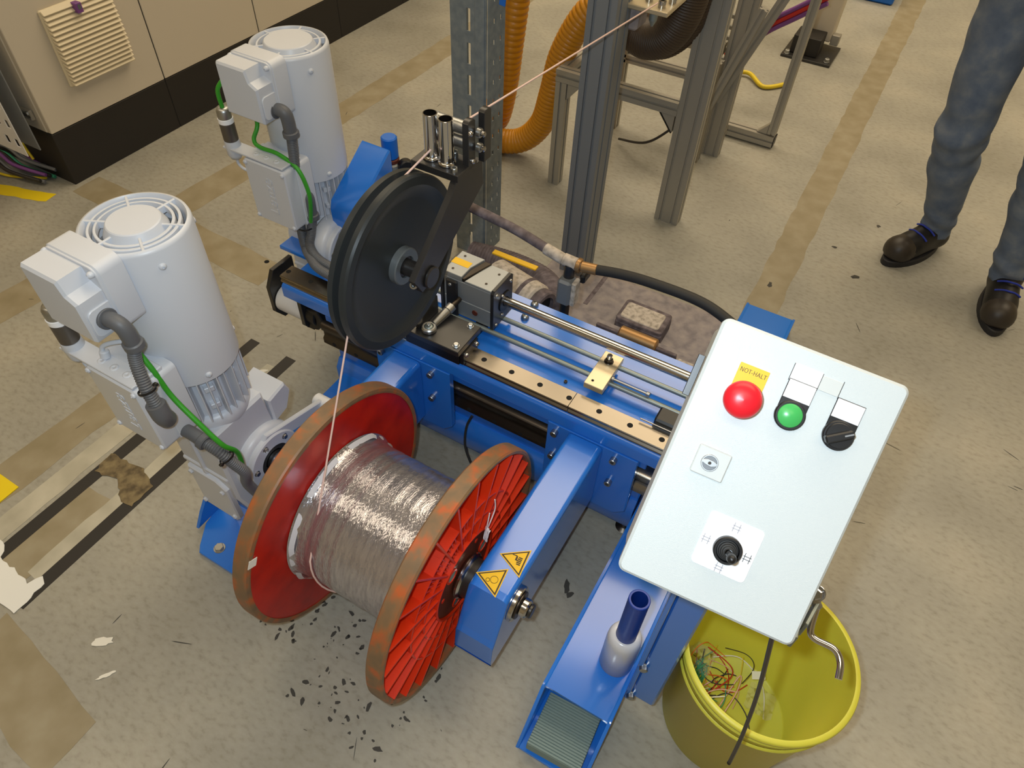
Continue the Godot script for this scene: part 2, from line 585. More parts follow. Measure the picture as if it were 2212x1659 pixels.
func hall() -> void:
	# floor, walls, ceiling: a closed shed round the machine
	struct("floor", MB.new().box(Vector3(-7, -0.15, -13), Vector3(7, 0, 6), 0.0), "floor_screed")
	struct("wall_back", MB.new().box(Vector3(-7.2, -0.15, -13.2), Vector3(7.2, 6.6, -13), 0.0), "wall_paint")
	struct("wall_front", MB.new().box(Vector3(-7.2, -0.15, 6), Vector3(7.2, 6.6, 6.2), 0.0), "wall_paint")
	struct("wall_left", MB.new().box(Vector3(-7.2, -0.15, -13), Vector3(-7, 6.6, 6), 0.0), "wall_paint")
	struct("wall_right", MB.new().box(Vector3(7, -0.15, -13), Vector3(7.2, 6.6, 6), 0.0), "wall_paint")
	struct("ceiling", MB.new().box(Vector3(-7.2, 6.5, -13.2), Vector3(7.2, 6.7, 6.2), 0.0), "ceiling_paint")


func flat(poly: Array, y := 0.0, h := 0.0005) -> MB:
	var p := []
	for e in poly: p.append(Vector2(e.x, -e.y))
	return MB.new().extr(p, Transform3D(Basis(Vector3.RIGHT, Vector3(0, 0, -1), Vector3.UP), Vector3(0, y, 0)), h)


func ragged(poly: Array, amp: float, step := 0.02) -> Array:
	var out := []
	for i in poly.size():
		var a: Vector2 = poly[i]
		var b: Vector2 = poly[(i + 1) % poly.size()]
		var k := maxi(1, int(a.distance_to(b) / step))
		for j in k:
			out.append(a.lerp(b, float(j) / k) + Vector2(rng.randf_range(-amp, amp), rng.randf_range(-amp, amp)))
	return out


func blob(c: Vector2, r: Vector2, rough := 0.35, turn := 0.0, k := 16) -> Array:
	var out := []
	for i in k:
		var a := TAU * i / k
		out.append(c + (Vector2(cos(a), sin(a)) * r * rng.randf_range(1.0 - rough, 1.0)).rotated(turn))
	return out


func floor_marks() -> void:
	var V := func(x: float, z: float) -> Vector2: return Vector2(x, z)
	# old brown bands where floor tape used to lie, and a pale one
	var bands := [
		[[-0.205, -6.5], [-0.08, -6.5], [-0.055, -1.2], [-0.155, -1.2]],
		[[-2.235, -0.2], [-2.105, -0.2], [-1.97, -2.2], [-1.93, -5.5], [-2.06, -5.5], [-2.1, -2.2]],
		[[-1.64, 0.2], [-1.52, 0.2], [-1.50, -0.62], [-1.60, -0.62]],
		[[-2.49, -1.29], [-2.49, -1.17], [-1.55, -1.14], [-1.55, -1.26]],
		[[-1.39, -0.35], [-1.29, -0.35], [-1.27, 0.35], [-1.40, 0.35]],
		[[-1.25, -0.04], [-1.25, 0.1], [-0.9, 0.14], [-0.9, 0.02]],
	]
	for i in bands.size():
		var p := []
		for e in bands[i]: p.append(Vector2(e[0], e[1]))
		struct("trim_%d" % (i + 1), flat(ragged(p, 0.004, 0.05), 0.0, 0.0003 + 0.00005 * i), "floor_band")
	# pale clean stripe and panel beside the tape
	struct("trim_7", flat(ragged([Vector2(-1.48, -0.1), Vector2(-1.42, -0.1), Vector2(-1.42, -0.9), Vector2(-1.47, -0.9)], 0.003, 0.05), 0.0, 0.0008), "floor_pale")
	struct("trim_8", flat(ragged([Vector2(-1.30, -0.12), Vector2(-1.255, -0.12), Vector2(-1.255, -0.9), Vector2(-1.29, -0.9)], 0.003, 0.05), 0.0, 0.0008), "floor_pale")
	var tp := "parallel floor tape strips"
	single("floor_tape", "long black tape strip on the floor, farther from the red spool", "floor tape", flat([Vector2(-1.409, -0.10), Vector2(-1.374, -0.10), Vector2(-1.366, -0.95), Vector2(-1.40, -0.95)], 0.0, 0.001), "tape_black", Vector3(-1.39, 0, -0.5), tp)
	single("floor_tape", "long black tape strip on the floor, nearer to the red spool", "floor tape", flat([Vector2(-1.262, -0.06), Vector2(-1.228, -0.06), Vector2(-1.226, -0.95), Vector2(-1.262, -0.95)], 0.0, 0.001), "tape_black", Vector3(-1.245, 0, -0.5), tp)
	single("floor_tape", "worn brown piece of tape bridging the two black strips", "floor tape", flat(ragged([Vector2(-1.41, -0.445), Vector2(-1.395, -0.385), Vector2(-1.33, -0.40), Vector2(-1.27, -0.36), Vector2(-1.235, -0.36), Vector2(-1.235, -0.43), Vector2(-1.30, -0.455), Vector2(-1.37, -0.45)], 0.004, 0.012), 0.0012, 0.001), "tape_brown", Vector3(-1.32, 0, -0.41))
	single("floor_paint", "white painted corner mark at the end of the black tape strips", "floor paint", flat(ragged([Vector2(-1.55, -0.135), Vector2(-1.40, -0.14), Vector2(-1.385, -0.115), Vector2(-1.27, -0.105), Vector2(-1.26, -0.13), Vector2(-1.238, -0.125), Vector2(-1.236, -0.045), Vector2(-1.55, -0.05)], 0.004, 0.012), 0.0012, 0.0008), "paint_white", Vector3(-1.4, 0, -0.09))
	single("floor_paint", "bright yellow painted floor patch cut off beside the black tape", "floor paint", flat([Vector2(-1.80, -0.262), Vector2(-1.517, -0.258), Vector2(-1.515, -0.10), Vector2(-1.80, -0.10)], 0.0, 0.003), "paint_yellow", Vector3(-1.65, 0, -0.18))
	single("floor_paint", "dull yellow stripe on the floor by the black cabinet plinth", "floor paint", flat(ragged([Vector2(-2.95, -1.0), Vector2(-2.52, -1.13), Vector2(-2.51, -1.08), Vector2(-2.95, -0.93)], 0.003, 0.03), 0.0, 0.001), "paint_yellow", Vector3(-2.7, 0, -1.05))
	# torn white bits, scuffs and stains
	var px := [[-1.02, -0.10, 0.03, 0.012, 0.6, "white scrap of paper lying on the floor left bare by the tape"], [-0.955, -0.055, 0.022, 0.005, 1.0, "thin white sliver of paper on the floor in front of the spool"], [-1.285, -0.86, 0.03, 0.009, 0.9, "white chip on the floor behind the nearer motor"]]
	for e in px:
		single("paper_scrap", e[5], "scrap", flat(blob(Vector2(e[0], e[1]), Vector2(e[2], e[3]), 0.4, -e[4]), 0.0008, 0.001), "paper", Vector3(e[0], 0, e[1]))
	var dark := MB.new()
	for i in 150:
		var c := Vector2(rng.randf_range(-0.62, -0.35), rng.randf_range(-0.44, -0.2))
		if i > 90: c = Vector2(rng.randf_range(-0.82, -0.66), rng.randf_range(-0.46, -0.3))
		var r := rng.randf_range(0.001, 0.006)
		append_flat(dark, blob(c, Vector2(r * rng.randf_range(1, 2.5), r), 0.5, rng.randf() * 3.0, 7), 0.0004)
	for e in [[-0.56, -1.05, 0.02, 0.016], [-0.47, -0.96, 0.012, 0.008], [-0.215, -0.73, 0.02, 0.009], [-0.20, -0.715, 0.013, 0.008], [-0.5, -1.0, 0.008, 0.006], [-1.3, -0.83, 0.008, 0.006], [0.12, -2.25, 0.02, 0.012], [0.02, -2.38, 0.012, 0.01], [-0.12, -2.05, 0.02, 0.01], [0.13, -2.6, 0.012, 0.01]]:
		append_flat(dark, blob(Vector2(e[0], e[1]), Vector2(e[2], e[3]), 0.45, rng.randf() * 3.0, 12), 0.0006)
	for i in 70:
		var c := Vector2(rng.randf_range(-2.3, 0.9), rng.randf_range(-2.9, 0.1))
		append_flat(dark, blob(c, Vector2(rng.randf_range(0.003, 0.03), rng.randf_range(0.0006, 0.0015)), 0.3, rng.randf() * 3.0, 7), 0.0005)
	var ds := part(self, "floor_scuffs", dark, "floor_stain")
	tag(ds, "dark scuffs, oil drops and grit scattered on the factory floor", "stain", "", "stuff")


func append_flat(mb: MB, poly: Array, h: float) -> void:
	var p := PackedVector2Array(poly)
	var tr := Geometry2D.triangulate_polygon(p)
	for i in range(0, tr.size(), 3):
		var a := p[tr[i]]; var b := p[tr[i + 1]]; var c := p[tr[i + 2]]
		mb.t(Vector3(a.x, h, a.y), Vector3(b.x, h, b.y), Vector3(c.x, h, c.y), Vector3.UP, Vector3.UP, Vector3.UP)


# ---------------------------------------------------------------- the blue machine frame
func yz_prism(poly: Array, x0: float, x1: float, bev := 0.0) -> MB:
	# polygon of (z, y) pushed along x
	var p := []
	for e in poly: p.append(Vector2(-e[0], e[1]))
	return MB.new().extr(p, Transform3D(Basis(Vector3(0, 0, -1), Vector3.UP, Vector3.RIGHT), Vector3(x0, 0, 0)), x1 - x0, bev)


func winder_frame() -> void:
	var o := thing("winder_frame", "blue steel machine frame whose long flat bed carries the rail and shaft", "machine frame", Vector3(-0.55, 0, -1.0))
	var bed := MB.new().box(Vector3(-1.12, 0.372, -1.165), Vector3(0.0, 0.390, -0.935), 0.002)
	part(o, "bed_plate", bed, "blue_paint")
	# rounded front lip with a dark gap under it
	var lip := []
	for k in 7:
		var a := PI / 2 * k / 6
		lip.append([-0.899 + 0.012 * sin(a), 0.378 + 0.012 * cos(a)])
	lip.append_array([[-0.887, 0.352], [-0.893, 0.346], [-0.94, 0.346], [-0.94, 0.390]])
	part(o, "front_lip", yz_prism(lip, -1.12, 0.0), "blue_paint")
	part(o, "front_web", MB.new().box(Vector3(-1.02, 0.12, -0.975), Vector3(-0.15, 0.345, -0.935), 0.002), "blue_paint")
	part(o, "web_shelf", MB.new().box(Vector3(-1.02, 0.298, -0.934), Vector3(-0.15, 0.318, -0.912), 0.002), "blue_paint")
	part(o, "lower_beam", yz_prism([[-1.0, 0.05], [-0.918, 0.05], [-0.914, 0.056], [-0.914, 0.125], [-0.93, 0.150], [-1.0, 0.150]], -1.02, -0.15), "blue_paint")
	part(o, "rear_web", MB.new().box(Vector3(-1.10, 0.12, -1.160), Vector3(-0.15, 0.372, -1.140), 0.002), "blue_paint")
	# guide rail on top with its counterbored holes
	var prof := [[-0.9405, 0.391], [-0.8945, 0.391], [-0.8945, 0.3955], [-0.8985, 0.3995], [-0.8985, 0.4025], [-0.8945, 0.4055], [-0.8945, 0.4085], [-0.896, 0.410], [-0.939, 0.410], [-0.9405, 0.4085], [-0.9405, 0.4055], [-0.9365, 0.4025], [-0.9365, 0.3995], [-0.9405, 0.3955]]
	var r1 := part(o, "guide_rail", yz_prism(prof, -0.338, 0.015), "rail_steel")
	var r2 := part(o, "guide_rail", yz_prism(prof, -1.125, -0.3395), "rail_steel")
	for k in 16:
		var x := -0.137 - 0.07 * k
		if x > -0.58 or x < -0.9:
			bolt(r1 if x > -0.34 else r2, Vector3(x, 0.4098, -0.9175), Vector3.UP, 0.0062, 0.0005, "hole_dark", "hole", "rail_hole")
	# lower rail on the front web
	var lp := [[-0.934, 0.212], [-0.910, 0.214], [-0.905, 0.219], [-0.905, 0.236], [-0.911, 0.243], [-0.911, 0.257], [-0.905, 0.264], [-0.905, 0.281], [-0.910, 0.286], [-0.934, 0.288]]
	var lr := part(o, "lower_rail", yz_prism(lp, -1.035, -0.376), "dark_steel")
	part(o, "lower_rail", yz_prism(lp, -0.375, 0.0), "rail_steel")
	for x in [-1.0, -0.93, -0.59, -0.52, -0.45, -0.39]:
		bolt(lr, Vector3(x, 0.229, -0.9052), Vector3.BACK, 0.006, 0.0006, "hole_dark", "hole", "rail_hole")
	# bed bolts
	for p in [[-0.557, -1.150], [-0.555, -1.099], [-1.05, -1.12]]:
		bolt(o, Vector3(p[0], 0.390, p[1]), Vector3.UP, 0.010, 0.012, "zinc", "pan")
	bolt(o, Vector3(-0.380, 0.390, -0.969), Vector3.UP, 0.004, 0.005, "dark_steel", "socket")
	# levelling feet
	for x in [-0.165, -1.0]:
		var f := part(o, "levelling_foot", MB.new().cyl(Vector3(x, 0.0, -0.945), Vector3(x, 0.014, -0.945), 0.022, 20, 0.004, 0.012), "dark_steel")
		part(f, "threaded_stud", MB.new().cyl(Vector3(x, 0.01, -0.945), Vector3(x, 0.055, -0.945), 0.008, 12, 0.001), "zinc")
	# right-hand floor beam: an open tube, mitred at both ends
	var b := thing("floor_beam", "long blue hollow floor beam with open mitred end, under the grey control box", "beam", Vector3(-0.072, 0, -1.1))
	var wl := [[-1.86, 0.0], [-0.372, 0.0], [-0.466, 0.112], [-0.478, 0.115], [-1.77, 0.115], [-1.785, 0.112]]
	part(b, "side_wall", yz_prism(wl, -0.147, -0.140, 0.001), "blue_paint")
	part(b, "side_wall", yz_prism(wl, -0.006, 0.001, 0.001), "blue_paint")
	part(b, "bottom_plate", MB.new().box(Vector3(-0.14, 0.0, -1.86), Vector3(-0.006, 0.008, -0.372), 0.001), "blue_paint")
	var top := []
	for k in 6:
		var a := PI / 2 * k / 5
		top.append(Vector2(-0.137 - 0.010 * cos(a), 0.106 + 0.010 * sin(a)))
	for k in 6:
		var a := PI / 2 * k / 5
		top.append(Vector2(-0.009 + 0.010 * sin(a), 0.106 + 0.010 * cos(a)))
	top.append_array([Vector2(-0.006, 0.1055), Vector2(-0.012, 0.109), Vector2(-0.134, 0.109), Vector2(-0.140, 0.1055)])
	part(b, "top_plate", MB.new().extr(top, Transform3D(Basis.IDENTITY, Vector3(0, 0, -1.775)), 1.775 - 0.470, 0.0), "blue_paint")
	# ribbed rubber pads lying in the two open ends
	ribbed_pad(Vector3(-0.074, 0.040, -0.438), 0.112, 0.115, 0.05, "grey green ribbed rubber pad lying in the near open end of the blue floor beam", "pad_green")
	ribbed_pad(Vector3(-0.065, 0.055, -1.78), 0.09, 0.12, -0.03, "pale worn ribbed pad in the far open end of the blue floor beam", "pad_worn")
	# left-hand floor beam and its foot plate
	var l := thing("floor_beam", "low blue floor beam with bolted foot plate, under the nearer white motor", "beam", Vector3(-0.93, 0, -0.7))
	part(l, "beam_body", yz_prism([[-1.20, 0.012], [-0.47, 0.012], [-0.47, 0.10], [-0.49, 0.115], [-1.20, 0.115]], -0.995, -0.855, 0.003), "blue_paint")
	var fp := [Vector2(-1.055, 0.50), Vector2(-1.040, 0.42), Vector2(-1.008, 0.37), Vector2(-0.995, 0.356), Vector2(-0.86, 0.356), Vector2(-0.852, 0.365), Vector2(-0.852, 0.50)]
	part(l, "foot_plate", MB.new().extr(fp, Transform3D(Basis(Vector3.RIGHT, Vector3(0, 0, -1), Vector3.UP), Vector3(0, 0.0, 0)), 0.012, 0.0015), "blue_paint")
	part(l, "gusset", yz_prism([[-0.475, 0.012], [-0.40, 0.012], [-0.425, 0.05], [-0.475, 0.11]], -1.050, -1.042, 0.001), "blue_paint")
	bolt(l, Vector3(-0.962, 0.012, -0.388), Vector3.UP, 0.011, 0.008, "zinc", "hex")
	# idler roller held under the bed's free end
	var w := thing("idler_roller", "white roller between black cheek plates under the left end of the blue bed", "roller", Vector3(-1.13, 0.25, -0.95))
	for x in [-1.195, -1.095]:
		var c := part(w, "cheek_plate", yz_prism([[-1.0, 0.372], [-0.93, 0.372], [-0.905, 0.33], [-0.905, 0.25], [-0.93, 0.215], [-0.97, 0.215], [-1.0, 0.25]], x - 0.006, x + 0.006, 0.001), "black_steel")
		bolt(c, Vector3(x + 0.0062, 0.272, -0.935), Vector3.RIGHT, 0.008, 0.006, "zinc")
	part(w, "roller_drum", MB.new().cyl(Vector3(-1.188, 0.275, -0.945), Vector3(-1.102, 0.275, -0.945), 0.038, 32, 0.002), "white_hdpe")
	part(w, "roller_bearing", MB.new().cyl(Vector3(-1.10, 0.275, -0.945), Vector3(-1.06, 0.275, -0.945), 0.036, 28, 0.003), "black_plastic")
	part(w, "end_block", MB.new().extr([Vector2(-1.06, 0.24), Vector2(-1.03, 0.275), Vector2(-1.05, 0.31), Vector2(-1.10, 0.30), Vector2(-1.10, 0.23)], Transform3D(Basis.IDENTITY, Vector3(0, 0, -0.96)), 0.045, 0.003), "black_plastic")


func ribbed_pad(c: Vector3, w: float, d: float, turn: float, label: String, m: String) -> void:
	var o := thing("rubber_pad", label, "pad", c)
	var xf := Transform3D(Basis(Vector3.UP, turn) * Basis(Vector3.RIGHT, -0.12), Vector3.ZERO)
	part(o, "pad_base", MB.new().box(Vector3(-w / 2, -0.028, -d / 2), Vector3(w / 2, -0.002, d / 2), 0.002, xf), m, true)
	var k := int(d / 0.0056)
	for i in k:
		var z := -d / 2 + d * (i + 0.5) / k
		part(o, "pad_rib", MB.new().box(Vector3(-w / 2, -0.004, z - 0.0022), Vector3(w / 2, 0.0006, z + 0.0022), 0.0008, xf), m, true)


# ---------------------------------------------------------------- the two spool arms on the lower rail
func spool_arms() -> void:
	for s in 2:
		var x0: float = [-0.792, -0.326][s]
		var x1: float = x0 + 0.082
		var o := thing("spool_arm", ["blue clamping arm between the red spool and the nearer white motor", "blue clamping arm with two yellow warning triangles, holding the spool's ribbed side"][s], "machine arm", Vector3((x0 + x1) / 2, 0.2, -0.65))
		# rounded box section, nose cut on the slant
		var sec := []
		for p in round_rect(x1 - x0, 0.20, 0.012, 4): sec.append(p)
		var cx := (x0 + x1) / 2
		var body := MB.new()
		var st := [[-0.885, 0.342, 0.140], [-0.50, 0.342, 0.140], [-0.487, 0.338, 0.142], [-0.446, 0.246, 0.150], [-0.438, 0.232, 0.155], [-0.432, 0.17, 0.163], [-0.436, 0.157, 0.157]]
		var rings := []
		for e in st:
			var ring := []
			for p in sec:
				var y: float = (e[1] + e[2]) / 2 + p.y * (e[1] - e[2]) / 0.20
				ring.append(Vector3(cx + p.x, y, e[0] - (0.25 * (y - e[2]) if e[0] > -0.49 and false else 0.0)))
			rings.append(ring)
		for i in rings.size() - 1:
			var m: int = sec.size()
			for k in m:
				var a: Vector3 = rings[i][k]; var b: Vector3 = rings[i][(k + 1) % m]; var c: Vector3 = rings[i + 1][(k + 1) % m]; var d: Vector3 = rings[i + 1][k]
				var ha := k * 1.0
				var na := sec_normal(sec, k, rings, i); var nb := sec_normal(sec, (k + 1) % m, rings, i)
				var nc := sec_normal(sec, (k + 1) % m, rings, i); var nd := sec_normal(sec, k, rings, i)
				body.qs(a, b, c, d, na, nb, nc, nd)
		for e in [0, rings.size() - 1]:
			var ctr := Vector3.ZERO
			for p in rings[e]: ctr += p
			ctr /= rings[e].size()
			var nn := Vector3.FORWARD if e == 0 else Vector3.BACK
			for k in sec.size(): body.t(ctr, rings[e][k], rings[e][(k + 1) % sec.size()], nn, nn, nn)
		part(o, "arm_body", body, "blue_paint")
		# carriage plate with cut corners, a little in front of the web
		var pl := [Vector2(x0 - 0.05, 0.345), Vector2(x0 - 0.05, 0.16), Vector2(x0 - 0.03, 0.128), Vector2(x1 + 0.055, 0.128), Vector2(x1 + 0.079, 0.152), Vector2(x1 + 0.079, 0.345)]
		var plate := part(o, "carriage_plate", MB.new().extr(pl, Transform3D(Basis.IDENTITY, Vector3(0, 0, -0.902)), 0.015, 0.0012), "blue_paint")
		for yy in [0.33, 0.248]:
			bolt(plate, Vector3(x1 + 0.029, yy - 0.008, -0.887), Vector3.BACK, 0.008, 0.012, "zinc")
			bolt(plate, Vector3(x0 - 0.03, yy - 0.008, -0.887), Vector3.BACK, 0.008, 0.012, "zinc")
		if s == 1:
			# spindle collar, washers and shaft end on the outside; clamping cone inside
			var ax := Vector3(0, 0.286, -0.518)
			var sp := part(o, "spindle_collar", MB.new().cyl(ax + Vector3(x1 - 0.001, 0, 0), ax + Vector3(x1 + 0.010, 0, 0), 0.036, 36, 0.002), "steel_bright")
			part(o, "spindle_washer", MB.new().cyl(ax + Vector3(x1 + 0.010, 0, 0), ax + Vector3(x1 + 0.014, 0, 0), 0.028, 32, 0.001), "dark_steel")
			part(o, "spindle_end", MB.new().cyl(ax + Vector3(x1 + 0.014, 0, 0), ax + Vector3(x1 + 0.030, 0, 0), 0.019, 28, 0.003), "steel_bright")
			part(o, "spindle_cap", MB.new().cyl(ax + Vector3(x1 + 0.030, 0, 0), ax + Vector3(x1 + 0.038, 0, 0), 0.014, 24, 0.002), "black_steel")
			part(o, "clamping_cone", MB.new().cyl(ax + Vector3(x0 - 0.022, 0, 0), ax + Vector3(x0 + 0.001, 0, 0), 0.040, 36, 0.003), "black_steel")
			part(o, "clamping_ring", MB.new().cyl(ax + Vector3(x0 - 0.028, 0, 0), ax + Vector3(x0 - 0.016, 0, 0), 0.048, 40, 0.004), "steel_bright")
			warning_sign(o, Vector3(-0.272, 0.3424, -0.567), 0.55, 0)
			warning_sign(o, Vector3(-0.290, 0.3424, -0.512), 0.55, 1)
		else:
			part(o, "clamping_cone", MB.new().cyl(Vector3(x1 - 0.001, 0.286, -0.518), Vector3(x1 + 0.03, 0.286, -0.518), 0.040, 36, 0.003), "black_steel")
			warning_sign(o, Vector3(-0.742, 0.3424, -0.52), 0.55, 1)
	# sensor and its cable hanging by the lower rail
	var c := thing("sensor_cable", "thin black sensor cable looping under the lower rail behind the ribbed flange", "cable", Vector3(-0.58, 0.1, -0.9))
	part(c, "cable_loop", MB.new().sweep(smooth_path([Vector3(-0.58, 0.215, -0.900), Vector3(-0.592, 0.17, -0.893), Vector3(-0.588, 0.11, -0.88), Vector3(-0.56, 0.06, -0.868), Vector3(-0.525, 0.035, -0.855)]), 0.003, 8), "black_rubber")
	part(c, "plug", MB.new().cyl(Vector3(-0.527, 0.036, -0.856), Vector3(-0.495, 0.022, -0.842), 0.007, 16, 0.001), "black_plastic")
	part(c, "plug_tip", MB.new().cyl(Vector3(-0.495, 0.022, -0.842), Vector3(-0.478, 0.015, -0.835), 0.008, 16, 0.001), "zinc")


func sec_normal(sec: Array, k: int, rings: Array, i: int) -> Vector3:
	var m := sec.size()
	var e: Vector2 = (sec[(k + 1) % m] - sec[(k + m - 1) % m]).normalized()
	var along: Vector3 = (rings[i + 1][k] - rings[i][k]).normalized()
	var around := Vector3(e.x, e.y, 0)
	around = (around - along * around.dot(along)).normalized()
	var nn := around.cross(along)
	var out := Vector3(sec[k].x, sec[k].y, 0.1)
	return nn if nn.dot(out) > 0 else -nn


func warning_sign(parent: Node3D, at: Vector3, size: float, kind: int) -> void:
	# triangular sticker lying on the arm, its tip towards the spool
	var s := 0.047 * size / 0.55
	var xf := Transform3D(Basis(Vector3(0, 0, 1), Vector3(-1, 0, 0), Vector3(0, 1, 0)), at)
	xf.basis = Basis(Vector3.UP, 0.12) * xf.basis
	var tri := func(k: float) -> Array: return [Vector2(-s * 0.58, -s * 0.36) * k, Vector2(s * 0.58, -s * 0.36) * k, Vector2(0, s * 0.64) * k]
	var base := part(parent, "warning_sign", MB.new().extr(tri.call(1.12), xf, 0.0003), "label_yellow")
	part(base, "sign_border", MB.new().extr(tri.call(1.0), xf, 0.0005), "label_ink")
	part(base, "sign_field", MB.new().extr(tri.call(0.84), xf, 0.0007), "label_yellow")
	var ink := MB.new()
	if kind == 1:        # two rollers drawing in
		for e in [[0.0, -0.07, 0.15], [0.10, 0.16, 0.075]]:
			var pts := []
			for k in 25: pts.append(xf * Vector3((e[0] + e[2] * cos(TAU * k / 24)) * s, (e[1] + e[2] * sin(TAU * k / 24)) * s, 0.0009))
			ink.sweep(pts, 0.00045, 5)
	else:                # hand over ribs
		for k in 5: ink.box(Vector3((-0.17 + 0.075 * k) * s, -0.22 * s, 0.0006), Vector3((-0.12 + 0.075 * k) * s, (-0.02 - 0.02 * absf(k - 2)) * s, 0.001), 0.0, xf)
		ink.box(Vector3(-0.17 * s, -0.02 * s, 0.0006), Vector3(0.02 * s, 0.05 * s, 0.001), 0.0, xf)
		ink.box(Vector3(-0.20 * s, 0.02 * s, 0.0006), Vector3(-0.16 * s, 0.22 * s, 0.001), 0.0, xf)
	part(base, "sign_symbol", ink, "label_ink")


# ---------------------------------------------------------------- shaft, drive, carriage, rods
func traverse() -> void:
	single("drive_shaft", "smooth round steel shaft lying along the blue bed into the drive block", "shaft", MB.new().cyl(Vector3(-1.0, 0.469, -1.05), Vector3(0.0, 0.469, -1.05), 0.011, 40, 0.001), "steel_bright", Vector3(-0.5, 0.469, -1.05))
	var sb := thing("shaft_bearing", "dark bearing block holding the shaft behind the grey control box", "bearing", Vector3(-0.02, 0.39, -1.05))
	part(sb, "bearing_body", MB.new().box(Vector3(-0.04, 0.390, -1.08), Vector3(-0.01, 0.50, -1.02), 0.004), "black_steel")
	for e in [["thinner zinc rod on the blue bed beside the big shaft", -1.051, 0.412, -1.0], ["thinner zinc rod on the blue bed nearest to the guide rail", -0.998, 0.412, -1.0]]:
		single("stop_rod", e[0], "rod", MB.new().cyl(Vector3(e[3], e[2], e[1]), Vector3(0.0, e[2], e[1]), 0.0058, 20, 0.001), "rod_zinc", Vector3(-0.5, e[2], e[1]), "zinc stop rods")
	# brass coloured stop block on the rods
	var s := thing("stop_block", "pale metal stop block clamped across the two thin zinc rods", "block", Vector3(-0.31, 0.42, -1.0))
	part(s, "block_body", MB.new().box(Vector3(-0.333, 0.4195, -1.062), Vector3(-0.289, 0.4345, -0.953), 0.001), "brass_plate")
	part(s, "block_clamp", MB.new().box(Vector3(-0.329, 0.400, -1.060), Vector3(-0.293, 0.4193, -0.985), 0.001), "brass_plate")
	bolt(s, Vector3(-0.313, 0.4345, -1.035), Vector3.UP, 0.0085, 0.010, "dark_steel", "hex")
	part(s, "locking_nut", MB.new().cyl(Vector3(-0.313, 0.4445, -1.035), Vector3(-0.313, 0.4545, -1.035), 0.0062, 6, 0.0005), "steel_bright")
	bolt(s, Vector3(-0.319, 0.4346, -0.967), Vector3.UP, 0.003, 0.0004, "hole_dark", "hole", "hole")
	var sc := part(s, "stop_screw", MB.new().cyl(Vector3(-0.289, 0.427, -1.0), Vector3(-0.207, 0.427, -1.0), 0.0028, 14, 0.0004), "zinc")
	part(sc, "screw_head", MB.new().cyl(Vector3(-0.209, 0.427, -1.0), Vector3(-0.201, 0.427, -1.0), 0.0050, 14, 0.0006), "zinc")
	part(sc, "lock_nut", MB.new().cyl(Vector3(-0.2885, 0.427, -1.0), Vector3(-0.283, 0.427, -1.0), 0.0058, 6, 0.0004), "zinc")
	# black end block by the control box with a thin wire rod
	var eb := thing("end_block", "black plastic end block on the blue bed at the control box edge", "block", Vector3(-0.13, 0.39, -0.96))
	part(eb, "block_body", MB.new().box(Vector3(-0.168, 0.390, -0.985), Vector3(-0.095, 0.430, -0.943), 0.004), "black_plastic")
	part(eb, "block_rib", MB.new().box(Vector3(-0.168, 0.405, -0.9425), Vector3(-0.095, 0.412, -0.939), 0.001), "black_plastic")
	part(eb, "feeler_rod", MB.new().cyl(Vector3(-0.195, 0.418, -0.939), Vector3(-0.09, 0.418, -0.939), 0.0016, 10, 0.0002), "steel_bright")
	# rolling ring drive
	var u := thing("ring_drive", "boxy aluminium traverse drive block riding on the steel shaft", "drive unit", Vector3(-0.65, 0.42, -1.04))
	part(u, "lower_shell", MB.new().box(Vector3(-0.716, 0.418, -1.082), Vector3(-0.592, 0.465, -1.003), 0.0015), "drive_alu")
	part(u, "upper_shell", MB.new().box(Vector3(-0.716, 0.4655, -1.082), Vector3(-0.592, 0.520, -1.003), 0.0015), "drive_alu")
	# two pale cover halves of the top, and the slanted dark pocket between them
	part(u, "top_cover", MB.new().extr([Vector2(-0.716, 1.003), Vector2(-0.668, 1.003), Vector2(-0.668, 1.040), Vector2(-0.656, 1.082), Vector2(-0.716, 1.082)], Transform3D(Basis(Vector3.RIGHT, Vector3(0, 0, -1), Vector3.UP), Vector3(0, 0.520, 0)), 0.014, 0.001), "drive_alu")
	part(u, "top_cover", MB.new().extr([Vector2(-0.660, 1.003), Vector2(-0.592, 1.003), Vector2(-0.592, 1.082), Vector2(-0.640, 1.082)], Transform3D(Basis(Vector3.RIGHT, Vector3(0, 0, -1), Vector3.UP), Vector3(0, 0.520, 0)), 0.006, 0.001), "drive_alu")
	part(u, "angle_plate", MB.new().extr([Vector2(-0.667, 1.004), Vector2(-0.662, 1.004), Vector2(-0.638, 1.081), Vector2(-0.655, 1.081), Vector2(-0.667, 1.04)], Transform3D(Basis(Vector3.RIGHT, Vector3(0, 0, -1), Vector3.UP), Vector3(0, 0.521, 0)), 0.0085, 0.001), "dark_steel")
	part(u, "type_label", MB.new().box(Vector3(-0.7165, 0.5335, -1.055), Vector3(-0.672, 0.5345, -1.035), 0.0), "label_yellow")
	for p in [[-0.7, 0.534, -1.068], [-0.7, 0.534, -1.018], [-0.607, 0.526, -1.062], [-0.615, 0.526, -1.02]]:
		bolt(u, Vector3(p[0], p[1] + 0.0002, p[2]), Vector3.UP, 0.003, 0.0008, "dark_steel", "socket")
	# black end plates
	var ep := part(u, "end_plate", yz_prism([[-1.085, 0.416], [-1.0, 0.416], [-1.0, 0.522], [-1.006, 0.528], [-1.079, 0.528], [-1.085, 0.522]], -0.592, -0.584, 0.001), "black_steel")
	part(u, "end_plate", yz_prism([[-1.085, 0.416], [-1.0, 0.416], [-1.0, 0.522], [-1.006, 0.528], [-1.079, 0.528], [-1.085, 0.522]], -0.724, -0.716, 0.001), "black_steel")
